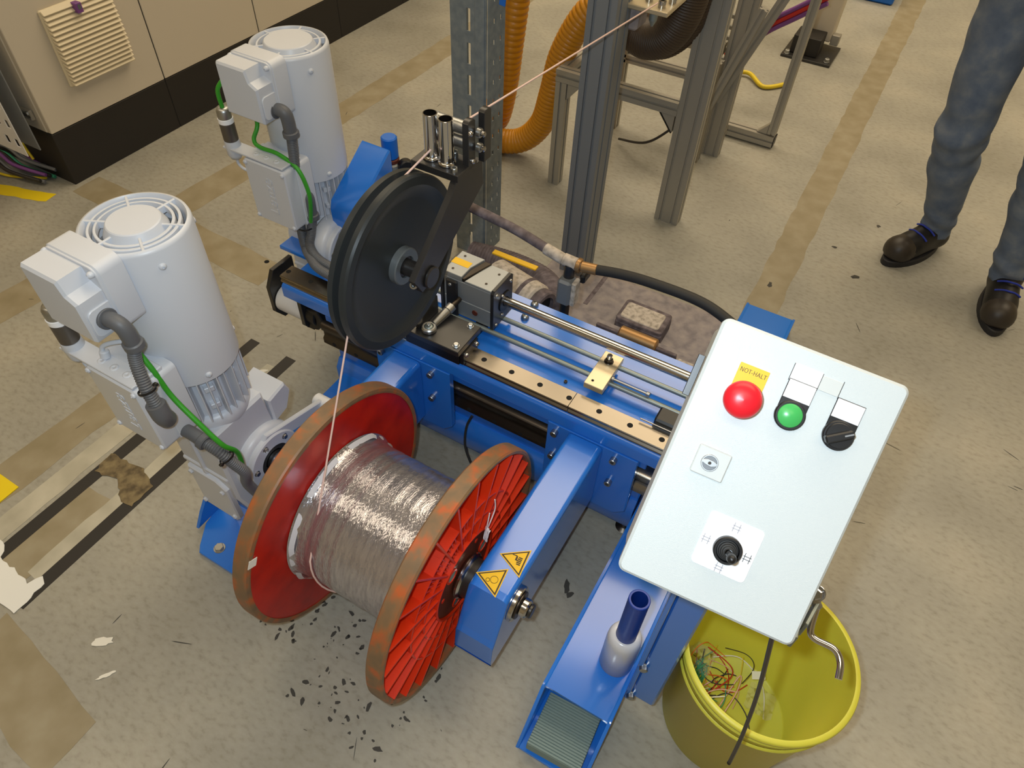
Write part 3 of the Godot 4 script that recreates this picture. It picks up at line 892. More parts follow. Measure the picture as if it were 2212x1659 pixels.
	part(ep, "shaft_seal", MB.new().ring(Vector3(-0.584, 0.469, -1.05), Vector3(-0.581, 0.469, -1.05), 0.026, 0.012, 32, 0.001), "black_plastic")
	for p in [[0.512, -1.012], [0.512, -1.073], [0.425, -1.012], [0.437, -1.038], [0.492, -1.038]]:
		bolt(ep, Vector3(-0.584, p[0], p[1]), Vector3.RIGHT, 0.0042, 0.004, "steel_bright", "pan", "screw")
	# black upright strap on the drive's front, screwed twice
	var st := part(u, "upright_strap", MB.new().box(Vector3(-0.706, 0.418, -1.002), Vector3(-0.676, 0.520, -0.994), 0.003), "black_steel")
	for y in [0.508, 0.445]: bolt(st, Vector3(-0.693, y, -0.994), Vector3.BACK, 0.0045, 0.003, "zinc", "pan", "screw")
	part(u, "oil_sight", MB.new().cyl(Vector3(-0.634, 0.444, -1.003), Vector3(-0.634, 0.444, -1.001), 0.0075, 24, 0.0006), "brown_steel")
	part(u, "guide_foot", MB.new().cyl(Vector3(-0.62, 0.398, -1.01), Vector3(-0.62, 0.417, -1.01), 0.014, 20, 0.002), "black_plastic")
	# carriage on the guide rail, with the ball joint that the drive pushes
	var c := thing("rail_carriage", "black carriage plate sliding on the guide rail under the big wheel", "carriage", Vector3(-0.655, 0.41, -0.915))
	part(c, "carriage_plate", MB.new().box(Vector3(-0.760, 0.440, -0.962), Vector3(-0.592, 0.455, -0.868), 0.0015), "black_steel")
	part(c, "bearing_block", MB.new().box(Vector3(-0.745, 0.396, -0.952), Vector3(-0.602, 0.4398, -0.884), 0.002), "black_plastic")
	part(c, "wiper_block", MB.new().box(Vector3(-0.602, 0.398, -0.948), Vector3(-0.592, 0.435, -0.887), 0.002), "black_plastic")
	for z in [-0.938, -0.897]: bolt(c, Vector3(-0.592, 0.425, z), Vector3.RIGHT, 0.0055, 0.008, "steel_bright", "pan", "grease_nipple")
	for p in [[-0.613, -0.951], [-0.607, -0.884]]: bolt(c, Vector3(p[0], 0.455, p[1]), Vector3.UP, 0.0062, 0.007, "zinc", "hex")
	var bj := thing("rod_end", "zinc ball joint rod end with hexagon nut on the black carriage", "rod end", Vector3(-0.683, 0.455, -0.90))
	part(bj, "eye_ring", MB.new().ring(Vector3(-0.683, 0.4555, -0.893), Vector3(-0.683, 0.4675, -0.893), 0.0165, 0.0105, 32, 0.003), "zinc")
	part(bj, "ball", MB.new().lathe([Vector2(0.010, 0.0), Vector2(0.0104, 0.006), Vector2(0.009, 0.012), Vector2(0.006, 0.014), Vector2(0, 0.014)], Vector3(-0.683, 0.4555, -0.893), Vector3.UP, 24, true), "rod_zinc")
	bolt(bj, Vector3(-0.683, 0.469, -0.893), Vector3.UP, 0.0045, 0.005, "zinc", "socket")
	part(bj, "shank", MB.new().cyl(Vector3(-0.681, 0.462, -0.908), Vector3(-0.674, 0.470, -0.952), 0.0085, 20, 0.001, 0.0105), "zinc")
	part(bj, "hex_nut", MB.new().cyl(Vector3(-0.674, 0.470, -0.952), Vector3(-0.672, 0.473, -0.968), 0.0125, 6, 0.001), "zinc")
	part(bj, "stud", MB.new().cyl(Vector3(-0.672, 0.473, -0.968), Vector3(-0.668, 0.478, -0.995), 0.006, 14, 0.001), "dark_steel")


# ---------------------------------------------------------------- the red spool
func wire_spool() -> void:
	var ax := Vector3(0, 0.286, -0.518)
	var o := thing("wire_spool", "big red plastic spool wound full of film wrapped wire, clamped between the blue arms", "spool", Vector3(-0.52, 0.025, -0.518))
	var R := 0.262
	var P := func(x: float) -> Vector3: return ax + Vector3(x, 0, 0)
	# smooth flange by the motor: seen on its inside
	part(o, "flange", MB.new().lathe([Vector2(0.03, 0.0), Vector2(R - 0.012, 0.0), Vector2(R - 0.008, 0.003), Vector2(R - 0.008, 0.029), Vector2(R - 0.012, 0.0325), Vector2(0.03, 0.034), Vector2(0.03, 0)], P.call(-0.683), Vector3.RIGHT, 96), "spool_red")
	part(o, "flange_rim", MB.new().lathe([Vector2(R - 0.012, 0.0), Vector2(R - 0.003, 0.0), Vector2(R, 0.003), Vector2(R, 0.030), Vector2(R - 0.002, 0.0335), Vector2(R - 0.008, 0.0345), Vector2(R - 0.012, 0.0340), Vector2(R - 0.012, 0)], P.call(-0.683), Vector3.RIGHT, 96), "spool_rim")
	# ribbed flange by the right arm: seen on its outside
	var f := part(o, "flange", MB.new().lathe([Vector2(0.03, 0.0), Vector2(R - 0.004, 0.0), Vector2(R - 0.004, 0.006), Vector2(0.03, 0.008), Vector2(0.03, 0)], P.call(-0.388), Vector3.RIGHT, 96), "spool_rib")
	part(o, "flange_rim", MB.new().lathe([Vector2(R - 0.011, 0.0), Vector2(R - 0.003, 0.0), Vector2(R, 0.003), Vector2(R, 0.031), Vector2(R - 0.003, 0.0345), Vector2(R - 0.008, 0.0345), Vector2(R - 0.011, 0.032), Vector2(R - 0.011, 0)], P.call(-0.388), Vector3.RIGHT, 96), "spool_rim")
	var long_rib := MB.new().box(Vector3(0, 0.098, -0.0022), Vector3(0.0285, R - 0.0105, 0.0022), 0.0006).done()
	long_rib.surface_set_material(0, M.spool_rib)
	var short_rib := MB.new().box(Vector3(0, 0.098, -0.0014), Vector3(0.0225, 0.176, 0.0014), 0.0004).done()
	short_rib.surface_set_material(0, M.spool_rib)
	for k in 24:
		var r := MeshInstance3D.new()
		r.mesh = long_rib
		r.transform = Transform3D(Basis(Vector3.RIGHT, TAU * k / 24 + 0.05), Vector3(-0.382, 0.286, -0.518) - o.position)
		r.name = free_name(o, "rib")
		o.add_child(r, true)
		for j in [1, 2, 3]:
			var s := MeshInstance3D.new()
			s.mesh = short_rib
			s.transform = Transform3D(Basis(Vector3.RIGHT, TAU * (k + j / 4.0) / 24 + 0.05), Vector3(-0.382, 0.286, -0.518) - o.position)
			s.name = free_name(o, "short_rib")
			o.add_child(s, true)
	for e in [[0.176, 0.027], [0.136, 0.027], [0.098, 0.030]]:
		part(o, "ring_rib", MB.new().ring(P.call(-0.3825), P.call(-0.3825 + e[1]), e[0], e[0] - 0.0036, 72, 0.0006), "spool_rib")
	# rusty hub plate with three bushed holes and slots
	var hub := part(o, "hub_plate", MB.new().cyl(P.call(-0.381), P.call(-0.357), 0.0945, 64, 0.002), "brown_steel")
	for k in 3:
		var a := TAU * k / 3 + 0.62
		var c: Vector3 = P.call(-0.357) + Vector3(0, cos(a), sin(a)) * 0.068
		part(hub, "bushing", MB.new().ring(c, c + Vector3(0.002, 0, 0), 0.0165, 0.0125, 24, 0.0006), "spool_rib")
		bolt(hub, c, Vector3.RIGHT, 0.0125, 0.0006, "pad_green", "hole", "bushing_hole")
		var c2: Vector3 = P.call(-0.357) + Vector3(0, cos(a + 0.8), sin(a + 0.8)) * 0.072
		bolt(hub, c2, Vector3.RIGHT, 0.005, 0.0008, "spool_rib", "hole", "hub_slot")
	# barrel wound with wire under film; the film bunches up at its ends
	var prof := []
	for i in 61:
		var u := i / 60.0
		var x := 0.261 * u
		var r := 0.149 + 0.0004 * sin(u * 37.0) + 0.0003 * sin(u * 91.0)
		r += 0.012 * exp(-u * 26.0) + 0.005 * exp(-(1 - u) * 26.0)
		prof.append(Vector2(r, x))
	part(o, "wound_barrel", MB.new().lathe(prof, P.call(-0.649), Vector3.RIGHT, 96, true), "wound_film")
	# loose film edges standing up round both ends
	var ruff := MB.new()
	for i in 96:
		var a0 := TAU * i / 96; var a1 := TAU * (i + 1) / 96
		var q := func(a: float, x: float, r: float) -> Vector3:
			var w := 0.003 * sin(a * 7.0) + 0.002 * sin(a * 17.0 + 1.0)
			return ax + Vector3(x + w * 0.5, cos(a) * (r + w), sin(a) * (r + w))
		var nn := Vector3(0.6, cos(a0) * 0.8, sin(a0) * 0.8)
		ruff.qs(q.call(a0, -0.645, 0.160), q.call(a1, -0.645, 0.160), q.call(a1, -0.637, 0.1535), q.call(a0, -0.637, 0.1535), nn, nn, nn, nn)
	part(o, "film_edge", ruff, "film_white")
	part(o, "rim_label", MB.new().box(Vector3(-0.0006, 0.240, -0.007), Vector3(0.0006, 0.2585, 0.011), 0.0, Transform3D(Basis(Vector3.RIGHT, 1.08), P.call(-0.6485))), "paper")
	# end of a white string tied through the hub
	var s := thing("string_knot", "knotted white string end tied through the ribbed side of the red spool", "string", Vector3(-0.352, 0.35, -0.56))
	var base := Vector3(-0.349, 0.352, -0.585)
	for k in 5:
		var a := k * 1.3
		var loop := []
		for j in 9:
			var b := TAU * j / 8
			loop.append(base + Vector3(0.004 + 0.004 * sin(b + a), 0.016 * sin(b) + 0.004 * k - 0.01, 0.006 * cos(b + a * 0.5) + 0.002 * k))
		part(s, "string_loop", MB.new().sweep(smooth_path(loop, 4), 0.0013, 6), "string_white")
	part(s, "string_tail", MB.new().sweep(smooth_path([base, base + Vector3(0.006, 0.03, -0.004), base + Vector3(0.006, 0.055, -0.022), base + Vector3(0.004, 0.082, -0.024)]), 0.0013, 6), "string_white")
	part(s, "string_tail", MB.new().sweep(smooth_path([base, base + Vector3(0.004, 0.03, 0.002), base + Vector3(0.004, 0.06, -0.006)]), 0.0013, 6), "string_white")


# ---------------------------------------------------------------- big black pulley wheel and its guide rollers
func pulley() -> void:
	var yc := 0.718; var zc := -0.792; var R := 0.167
	var o := thing("pulley_wheel", "large black grooved pulley wheel standing over the blue bed", "wheel", Vector3(-0.668, yc, zc))
	var x0 := -0.688
	# rim with a wire groove
	part(o, "grooved_rim", MB.new().lathe([Vector2(R - 0.022, 0.0), Vector2(R - 0.002, 0.0), Vector2(R, 0.002), Vector2(R, 0.012), Vector2(R - 0.016, 0.016), Vector2(R - 0.016, 0.021), Vector2(R, 0.025), Vector2(R, 0.034), Vector2(R - 0.003, 0.038), Vector2(R - 0.018, 0.038), Vector2(R - 0.022, 0.036), Vector2(R - 0.022, 0.0)], Vector3(x0, yc, zc), Vector3.RIGHT, 120), "wheel_black")
	part(o, "web_disc", MB.new().lathe([Vector2(0.02, 0.010), Vector2(R - 0.020, 0.010), Vector2(R - 0.020, 0.037), Vector2(R - 0.024, 0.0345), Vector2(R - 0.040, 0.0290), Vector2(R - 0.046, 0.0280), Vector2(0.05, 0.0280), Vector2(0.02, 0.030), Vector2(0.02, 0.010)], Vector3(x0, yc, zc), Vector3.RIGHT, 120, true), "wheel_black")
	part(o, "hub_disc", MB.new().ring(Vector3(x0 + 0.027, yc, zc), Vector3(x0 + 0.043, yc, zc), 0.036, 0.021, 48, 0.002), "wheel_hub")
	part(o, "bearing", MB.new().ring(Vector3(x0 + 0.027, yc, zc), Vector3(x0 + 0.040, yc, zc), 0.021, 0.012, 40, 0.001), "dark_steel")
	# fork: axle, slanted arm, roller plate
	var b := thing("roller_bracket", "black bracket arm holding the wheel axle and the chrome guide rollers", "bracket", Vector3(-0.6, 0.75, -0.8))
	part(b, "axle_tube", MB.new().cyl(Vector3(-0.712, yc, zc), Vector3(-0.604, yc, zc), 0.0155, 32, 0.001), "black_steel")
	part(b, "slant_arm", yz_prism([[-0.744, 0.738], [-0.766, 0.700], [-0.795, 0.706], [-0.935, 0.790], [-0.972, 0.812], [-0.968, 0.864], [-0.885, 0.864], [-0.868, 0.842]], -0.606, -0.594, 0.0008), "black_steel")
	bolt(b, Vector3(-0.6065, 0.7175, -0.762), Vector3(0.3, 0.4, 1), 0.0075, 0.010, "zinc")
	part(b, "axle_cap", MB.new().cyl(Vector3(-0.594, yc, zc), Vector3(-0.588, yc, zc), 0.021, 32, 0.002), "black_steel")
	# cantilever to the carriage behind the wheel
	part(b, "rear_post", yz_prism([[-0.955, 0.456], [-0.885, 0.456], [-0.772, 0.700], [-0.772, 0.735], [-0.812, 0.735], [-0.955, 0.50]], -0.712, -0.700, 0.001), "black_steel")
	part(b, "roller_plate", MB.new().box(Vector3(-0.683, 0.866, -0.938), Vector3(-0.586, 0.880, -0.876), 0.001), "black_steel")
	for p in [[-0.598, -0.884], [-0.598, -0.925], [-0.625, -0.928]]: bolt(b, Vector3(p[0], 0.880, p[1]), Vector3.UP, 0.0062, 0.009, "zinc")
	# standing rollers
	for e in [[-0.655, -0.902, "chrome tube standing on the roller plate, farther from the bracket's black uprights"], [-0.623, -0.900, "chrome tube standing on the roller plate, next to the black uprights"]]:
		var r := thing("guide_roller", e[2], "roller", Vector3(e[0], 0.880, e[1]), "chrome guide rollers")
		part(r, "roller_tube", MB.new().ring(Vector3(e[0], 0.886, e[1]), Vector3(e[0], 0.962, e[1]), 0.0125, 0.0108, 36, 0.0006), "chrome")
		part(r, "roller_foot", MB.new().lathe([Vector2(0.0, 0), Vector2(0.0155, 0), Vector2(0.0165, 0.002), Vector2(0.0150, 0.005), Vector2(0.0125, 0.007), Vector2(0.0, 0.007)], Vector3(e[0], 0.880, e[1]), Vector3.UP, 32, true), "chrome")
		part(r, "tube_bore", MB.new().cyl(Vector3(e[0], 0.930, e[1]), Vector3(e[0], 0.935, e[1]), 0.0107, 24, 0.0), "hole_dark")
	# lying rollers between the uprights
	for e in [[0.934, -0.935, "upper grey tube lying between the black uprights over the roller plate"], [0.907, -0.935, "lower grey tube lying between the black uprights over the roller plate"]]:
		var r := thing("guide_roller", e[2], "roller", Vector3(-0.63, e[0], e[1]), "grey guide rollers")
		part(r, "roller_tube", MB.new().cyl(Vector3(-0.672, e[0], e[1]), Vector3(-0.598, e[0], e[1]), 0.0115, 32, 0.0012), "zinc")
		part(r, "roller_end", MB.new().cyl(Vector3(-0.675, e[0], e[1]), Vector3(-0.662, e[0], e[1]), 0.0122, 32, 0.001), "grey_steel")
	for e in [[-0.922, 0.960, -0.598], [-0.960, 0.966, -0.590]]:
		var u := part(b, "upright", yz_prism([[e[0] - 0.011, 0.872], [e[0] + 0.011, 0.872], [e[0] + 0.011, e[1] - 0.004], [e[0] + 0.006, e[1]], [e[0] - 0.006, e[1]], [e[0] - 0.011, e[1] - 0.004]], e[2], e[2] + 0.012, 0.001), "black_steel")
	for e in [[0.934, -0.935], [0.907, -0.935]]:
		var nut := part(b, "axle_nut", MB.new().cyl(Vector3(-0.584, e[0], e[1]), Vector3(-0.575, e[0], e[1]), 0.0085, 6, 0.001), "zinc")
		part(nut, "axle_end", MB.new().cyl(Vector3(-0.575, e[0], e[1]), Vector3(-0.568, e[0], e[1]), 0.005, 16, 0.0015), "steel_bright")
	for e in [[0.886, -0.922], [0.893, -0.958], [0.94, -0.915]]: bolt(b, Vector3(-0.586, e[0], e[1]), Vector3.RIGHT, 0.005, 0.006, "steel_bright", "pan", "screw")


# ---------------------------------------------------------------- white geared motors
func gear_motor(A: Vector3, which: int) -> void:
	var o := thing("gear_motor", ["nearer white geared motor with ringed fan grille, driving the red spool", "farther white geared motor beside the blue belt guard, its fan cap wide and flat"][which], "motor", A, "")
	var P := func(x: float, y: float, z: float) -> Vector3: return A + Vector3(x, y, z)
	var R := 0.084
	var wp := "white_paint"
	# fan cover: open tube with rolled edge
	part(o, "fan_cover", MB.new().lathe([Vector2(R - 0.003, 0.583), Vector2(R, 0.583), Vector2(R, 0.868), Vector2(R - 0.002, 0.874), Vector2(R - 0.006, 0.875), Vector2(R - 0.009, 0.870), Vector2(R - 0.009, 0.80), Vector2(R - 0.003, 0.80), Vector2(R - 0.003, 0.583)], A, Vector3.UP, 96, true), wp)
	part(o, "fan_well", MB.new().cyl(P.call(0, 0.62, 0), P.call(0, 0.832, 0), R - 0.010, 48, 0.0), "alu_dark")
	var cap_r: float = [0.040, 0.050][which]
	var cap := part(o, "fan_grille", MB.new().lathe([Vector2(cap_r + 0.009, 0.862), Vector2(cap_r + 0.006, 0.868), Vector2(cap_r + 0.001, 0.878), Vector2(cap_r - 0.001, 0.8795), Vector2(0, 0.880)], A, Vector3.UP, 64), wp)
	for r in ([0.0575, 0.0670] if which == 0 else [0.0655]):
		part(cap, "grille_ring", MB.new().ring(P.call(0, 0.862, 0), P.call(0, 0.873, 0), r + 0.0022, r - 0.0022, 72, 0.001), wp)
	for k in 6:
		var a: float = TAU * k / 6 + [0.5, 0.9][which]
		part(cap, "grille_spoke", MB.new().box(Vector3(cap_r + 0.002, 0.861, -0.0022), Vector3(R - 0.005, 0.874, 0.0022), 0.0008, Transform3D(Basis(Vector3.UP, a), A)), wp)
	for k in 4:
		var a := TAU * k / 4 + 0.35
		for yy in [0.842, 0.598]:
			bolt(o, P.call(cos(a) * (R - 0.001), yy, sin(a) * (R - 0.001)), Vector3(cos(a), 0, sin(a)), 0.0062, 0.005, wp, "pan", "screw")
	# finned stator
	var st := part(o, "stator", MB.new().cyl(P.call(0, 0.46, 0), P.call(0, 0.60, 0), 0.062, 48, 0.001), wp)
	for k in 28:
		var a := TAU * k / 28
		part(st, "cooling_fin", MB.new().box(Vector3(0.055, 0.475, -0.0014), Vector3(0.0815 if k % 4 else 0.077, 0.59, 0.0014), 0.0006, Transform3D(Basis(Vector3.UP, a), A)), wp)
	for k in 7:
		var a := TAU * (k + 0.5) / 7
		for yy in [0.50, 0.545]:
			part(st, "stator_boss", MB.new().box(Vector3(0.058, yy, -0.009), Vector3(0.073, yy + 0.012, 0.009), 0.001, Transform3D(Basis(Vector3.UP, a), A)), wp)
	# gear housing
	part(o, "motor_flange", MB.new().lathe([Vector2(0, 0.435), Vector2(0.070, 0.435), Vector2(0.074, 0.445), Vector2(0.074, 0.462), Vector2(0.066, 0.474), Vector2(0, 0.474)], A, Vector3.UP, 48, true), wp)
	var hz := -0.011 if which == 0 else 0.05
	var body := [Vector2(0.068, 0.16), Vector2(0.072, 0.36), Vector2(0.064, 0.45), Vector2(-0.064, 0.45), Vector2(-0.074, 0.40), Vector2(-0.074, 0.24), Vector2(-0.05, 0.15), Vector2(0.03, 0.135)]
	part(o, "gear_housing", MB.new().extr(body, Transform3D(Basis(Vector3(0, 0, -1), Vector3.UP, Vector3.RIGHT), A + Vector3(-0.058, 0, 0)), 0.13, 0.006), wp)
	part(o, "housing_rib", MB.new().box(P.call(-0.060, 0.30, -0.078), P.call(0.066, 0.312, 0.078), 0.003), wp)
	part(o, "housing_rib", MB.new().box(P.call(-0.006, 0.16, -0.076), P.call(0.006, 0.44, 0.079), 0.003), wp)
	part(o, "front_cover", MB.new().extr([Vector2(-0.05, 0.15), Vector2(0.045, 0.145), Vector2(0.056, 0.16), Vector2(0.056, 0.27), Vector2(0.03, 0.29), Vector2(-0.05, 0.29)], Transform3D(Basis.IDENTITY, A + Vector3(0, 0, 0.070)), 0.013, 0.003), wp)
	for p in [[-0.042, 0.165], [-0.042, 0.275], [0.045, 0.165], [0.04, 0.255]]:
		bolt(o, P.call(p[0], p[1], 0.083), Vector3.BACK, 0.0055, 0.005, wp, "hex", "cover_bolt")
	# round bevel stage housing and the output ring towards the arm
	var oc := P.call(0.0, 0.300 if which == 0 else 0.40, hz - 0.01) as Vector3
	part(o, "stage_housing", MB.new().lathe([Vector2(0, 0.05), Vector2(0.076, 0.05), Vector2(0.078, 0.055), Vector2(0.078, 0.082), Vector2(0.070, 0.092), Vector2(0, 0.092)], oc, Vector3.RIGHT, 56, true), wp)
	var ring := part(o, "output_flange", MB.new().ring(oc + Vector3(0.090, 0, 0), oc + Vector3(0.106, 0, 0), 0.068, 0.038, 56, 0.003), wp)
	part(ring, "shaft_seal", MB.new().ring(oc + Vector3(0.094, 0, 0), oc + Vector3(0.104, 0, 0), 0.038, 0.026, 40, 0.001), "black_rubber")
	part(ring, "output_shaft", MB.new().cyl(oc + Vector3(0.085, 0, 0), oc + Vector3(0.147 if which == 0 else 0.125, 0, 0), 0.024, 32, 0.002), "steel_bright")
	for k in 6:
		var a := TAU * k / 6 + 0.3
		bolt(ring, oc + Vector3(0.106, cos(a) * 0.054, sin(a) * 0.054), Vector3.RIGHT, 0.0055, 0.005, "zinc", "hex")
	if which == 0:
		# torque arm with bush, running back along the blue arm
		var ta := part(o, "torque_arm", MB.new().extr([Vector2(-0.035, 0.050), Vector2(-0.02, 0.064), Vector2(0.15, 0.012), Vector2(0.160, -0.002), Vector2(0.155, -0.016), Vector2(0.14, -0.018), Vector2(-0.02, 0.030)], Transform3D(Basis(Vector3(0, 0, -1), Vector3.UP, Vector3.RIGHT), oc + Vector3(0.092, 0.012, -0.02)), 0.010, 0.002), wp)
		part(ta, "arm_bush", MB.new().cyl(oc + Vector3(0.075, 0.012, -0.165), oc + Vector3(0.118, 0.012, -0.165), 0.016, 28, 0.004), "white_hdpe")
		part(o, "housing_lug", MB.new().extr([Vector2(0.07, 0.35), Vector2(0.12, 0.36), Vector2(0.13, 0.33), Vector2(0.11, 0.29), Vector2(0.07, 0.28)], Transform3D(Basis(Vector3(0, 0, -1), Vector3.UP, Vector3.RIGHT), A + Vector3(-0.01, 0.07, 0)), 0.085, 0.004), wp)
	else:
		part(o, "motor_plate", MB.new().box(P.call(-0.05, 0.384, -0.03), P.call(0.17, 0.396, 0.12), 0.002), "blue_paint")
		part(o, "plate_web", MB.new().box(P.call(0.06, 0.10, -0.01), P.call(0.10, 0.384, 0.01), 0.002), "blue_paint")
	# upper terminal box, its lid with one stepped corner
	var ub := part(o, "terminal_box", MB.new().extr(shifted(round_rect(0.116, 0.122, 0.014), Vector2(-0.003, 0.822)), Transform3D(Basis.IDENTITY, A + Vector3(0, 0, 0.070)), 0.040, 0.002), wp)
	var lid := shifted([Vector2(-0.052, -0.054), Vector2(0.050, -0.054), Vector2(0.052, -0.050), Vector2(0.052, 0.022), Vector2(0.034, 0.032), Vector2(0.028, 0.056), Vector2(-0.049, 0.056), Vector2(-0.052, 0.052)], Vector2(-0.003, 0.822))
	part(ub, "box_lid", MB.new().extr(lid, Transform3D(Basis.IDENTITY, A + Vector3(0, 0, 0.110)), 0.047, 0.004), wp)
	part(ub, "lid_seam", MB.new().extr(shifted(round_rect(0.112, 0.118, 0.013), Vector2(-0.003, 0.822)), Transform3D(Basis.IDENTITY, A + Vector3(0, 0, 0.1095)), 0.004, 0.001), wp)
	for p in [[-0.052, 0.874], [0.045, 0.872], [0.047, 0.774]]: bolt(ub, P.call(p[0], p[1], 0.1135), Vector3.BACK, 0.0055, 0.008, wp, "pan", "screw")
	part(ub, "gland_pad", MB.new().extr(shifted(round_rect(0.046, 0.05, 0.01), Vector2(0, 0)), Transform3D(Basis(Vector3(0, 0, -1), Vector3.UP, Vector3.RIGHT), P.call(0.048, 0.80, 0.128)), 0.0035, 0.001), wp)
	# lower box with the maker's raised lettering
	var lb := part(o, "brake_box", MB.new().extr(shifted(round_rect(0.128, 0.162, 0.010), Vector2(0.004, 0.580)), Transform3D(Basis.IDENTITY, A + Vector3(0, 0, 0.072)), 0.046, 0.002), wp)
	var ld := part(lb, "box_lid", MB.new().extr(shifted(round_rect(0.122, 0.158, 0.010), Vector2(0.004, 0.580)), Transform3D(Basis.IDENTITY, A + Vector3(0, 0, 0.118)), 0.034, 0.003), wp)
	for p in [[-0.05, 0.65], [0.058, 0.65], [-0.05, 0.51], [0.058, 0.51]]: bolt(lb, P.call(p[0], p[1], 0.1515), Vector3.BACK, 0.0055, 0.0045, wp, "pan", "screw")
	var tm := TextMesh.new()
	tm.text = "Lenze"
	var fnt := SystemFont.new()
	fnt.font_names = PackedStringArray(["Droid Sans"])
	fnt.font_italic = true
	fnt.font_weight = 700
	tm.font = fnt
	tm.font_size = 32
	tm.pixel_size = 0.0011
	tm.depth = 0.0016
	tm.material = M[wp]
	var ti := MeshInstance3D.new()
	ti.mesh = tm
	ti.transform = Transform3D(Basis(Vector3.BACK, PI / 2), Vector3(0.008, 0.580, 0.1525))
	ti.name = "raised_lettering"
	lb.add_child(ti, true)
	# connector bracket, plug and loop
	var br := part(o, "plug_bracket", MB.new().box(P.call(-0.115, 0.662, 0.115), P.call(0.06, 0.667, 0.150), 0.001), wp)
	part(br, "bracket_foot", MB.new().box(P.call(-0.05, 0.655, 0.09), P.call(0.062, 0.668, 0.118), 0.002), wp)
	for x in [-0.03, 0.0, 0.03]: bolt(br, P.call(x, 0.667, 0.133), Vector3.UP, 0.0075, 0.0015, wp, "pan", "blanking_plug")
	part(br, "plug_socket", MB.new().lathe([Vector2(0, 0.635), Vector2(0.012, 0.635), Vector2(0.017, 0.645), Vector2(0.0175, 0.660), Vector2(0.0185, 0.667), Vector2(0.017, 0.680), Vector2(0, 0.680)], P.call(-0.100, 0, 0.133), Vector3.UP, 32, true), wp)
	var pl := thing("cable_plug", ["metal cable plug with white sleeve on the nearer white motor", "metal cable plug with white sleeve on the farther white motor"][which], "plug", P.call(-0.100, 0.68, 0.133))
	part(pl, "plug_body", MB.new().cyl(P.call(-0.100, 0.680, 0.133), P.call(-0.100, 0.722, 0.133), 0.0165, 32, 0.001), "rail_grey")
	part(pl, "plug_sleeve", MB.new().cyl(P.call(-0.100, 0.722, 0.133), P.call(-0.100, 0.733, 0.133), 0.0168, 32, 0.0005), "label_white")
	part(pl, "plug_neck", MB.new().lathe([Vector2(0, 0.733), Vector2(0.0155, 0.733), Vector2(0.0155, 0.750), Vector2(0.012, 0.757), Vector2(0.006, 0.757), Vector2(0, 0.757)], P.call(-0.100, 0, 0.133), Vector3.UP, 32, true), "zinc")
	part(br, "white_lead", MB.new().sweep(smooth_path([P.call(-0.10, 0.637, 0.133), P.call(-0.098, 0.618, 0.133), P.call(-0.08, 0.607, 0.13), P.call(-0.062, 0.60, 0.11)]), 0.0035, 8), wp)
	if which == 0:
		part(br, "white_lead", MB.new().sweep(smooth_path([P.call(-0.03, 0.668, 0.125), P.call(-0.03, 0.690, 0.120), P.call(0.0, 0.70, 0.10), P.call(0.02, 0.685, 0.08), P.call(0.03, 0.655, 0.07)]), 0.004, 8), wp)
		part(br, "lead_gland", MB.new().cyl(P.call(-0.03, 0.667, 0.125), P.call(-0.03, 0.682, 0.122), 0.008, 16, 0.002), wp)


static func shifted(p: Array, by: Vector2) -> Array:
	return p.map(func(e): return e + by)


# ribbed tube: radius jumps up and down along an even path
func corrugated(pts: Array, r: float, pitch: float, depth: float, seg := 14) -> MB:
	var path := even_path(smooth_path(pts, 10), pitch / 4.0)
	var rad := PackedFloat32Array()
	for i in path.size(): rad.append(r - depth * [0.0, 0.35, 1.0, 0.35][i % 4])
	return MB.new().sweep(path, rad, seg)


func conduit_run(called: String, label: String, elbow: Array, tube: Array, r: float) -> Node3D:
	var o := thing(called, label, "conduit", tube[0])
	part(o, "elbow", MB.new().sweep(smooth_path(elbow, 6), r * 1.18, 20), "grey_conduit")
	part(o, "elbow_collar", MB.new().cyl(elbow[0], elbow[0] + (elbow[1] - elbow[0]).normalized() * 0.006, r * 1.6, 24, 0.001), "grey_conduit")
	part(o, "elbow_nut", MB.new().cyl(elbow[-1] - (elbow[-1] - elbow[-2]).normalized() * 0.012, elbow[-1] + (elbow[-1] - elbow[-2]).normalized() * 0.002, r * 1.5, 24, 0.002), "grey_conduit")
	part(o, "corrugated_tube", corrugated(tube, r, 0.0042, 0.0014), "grey_conduit")
	return o


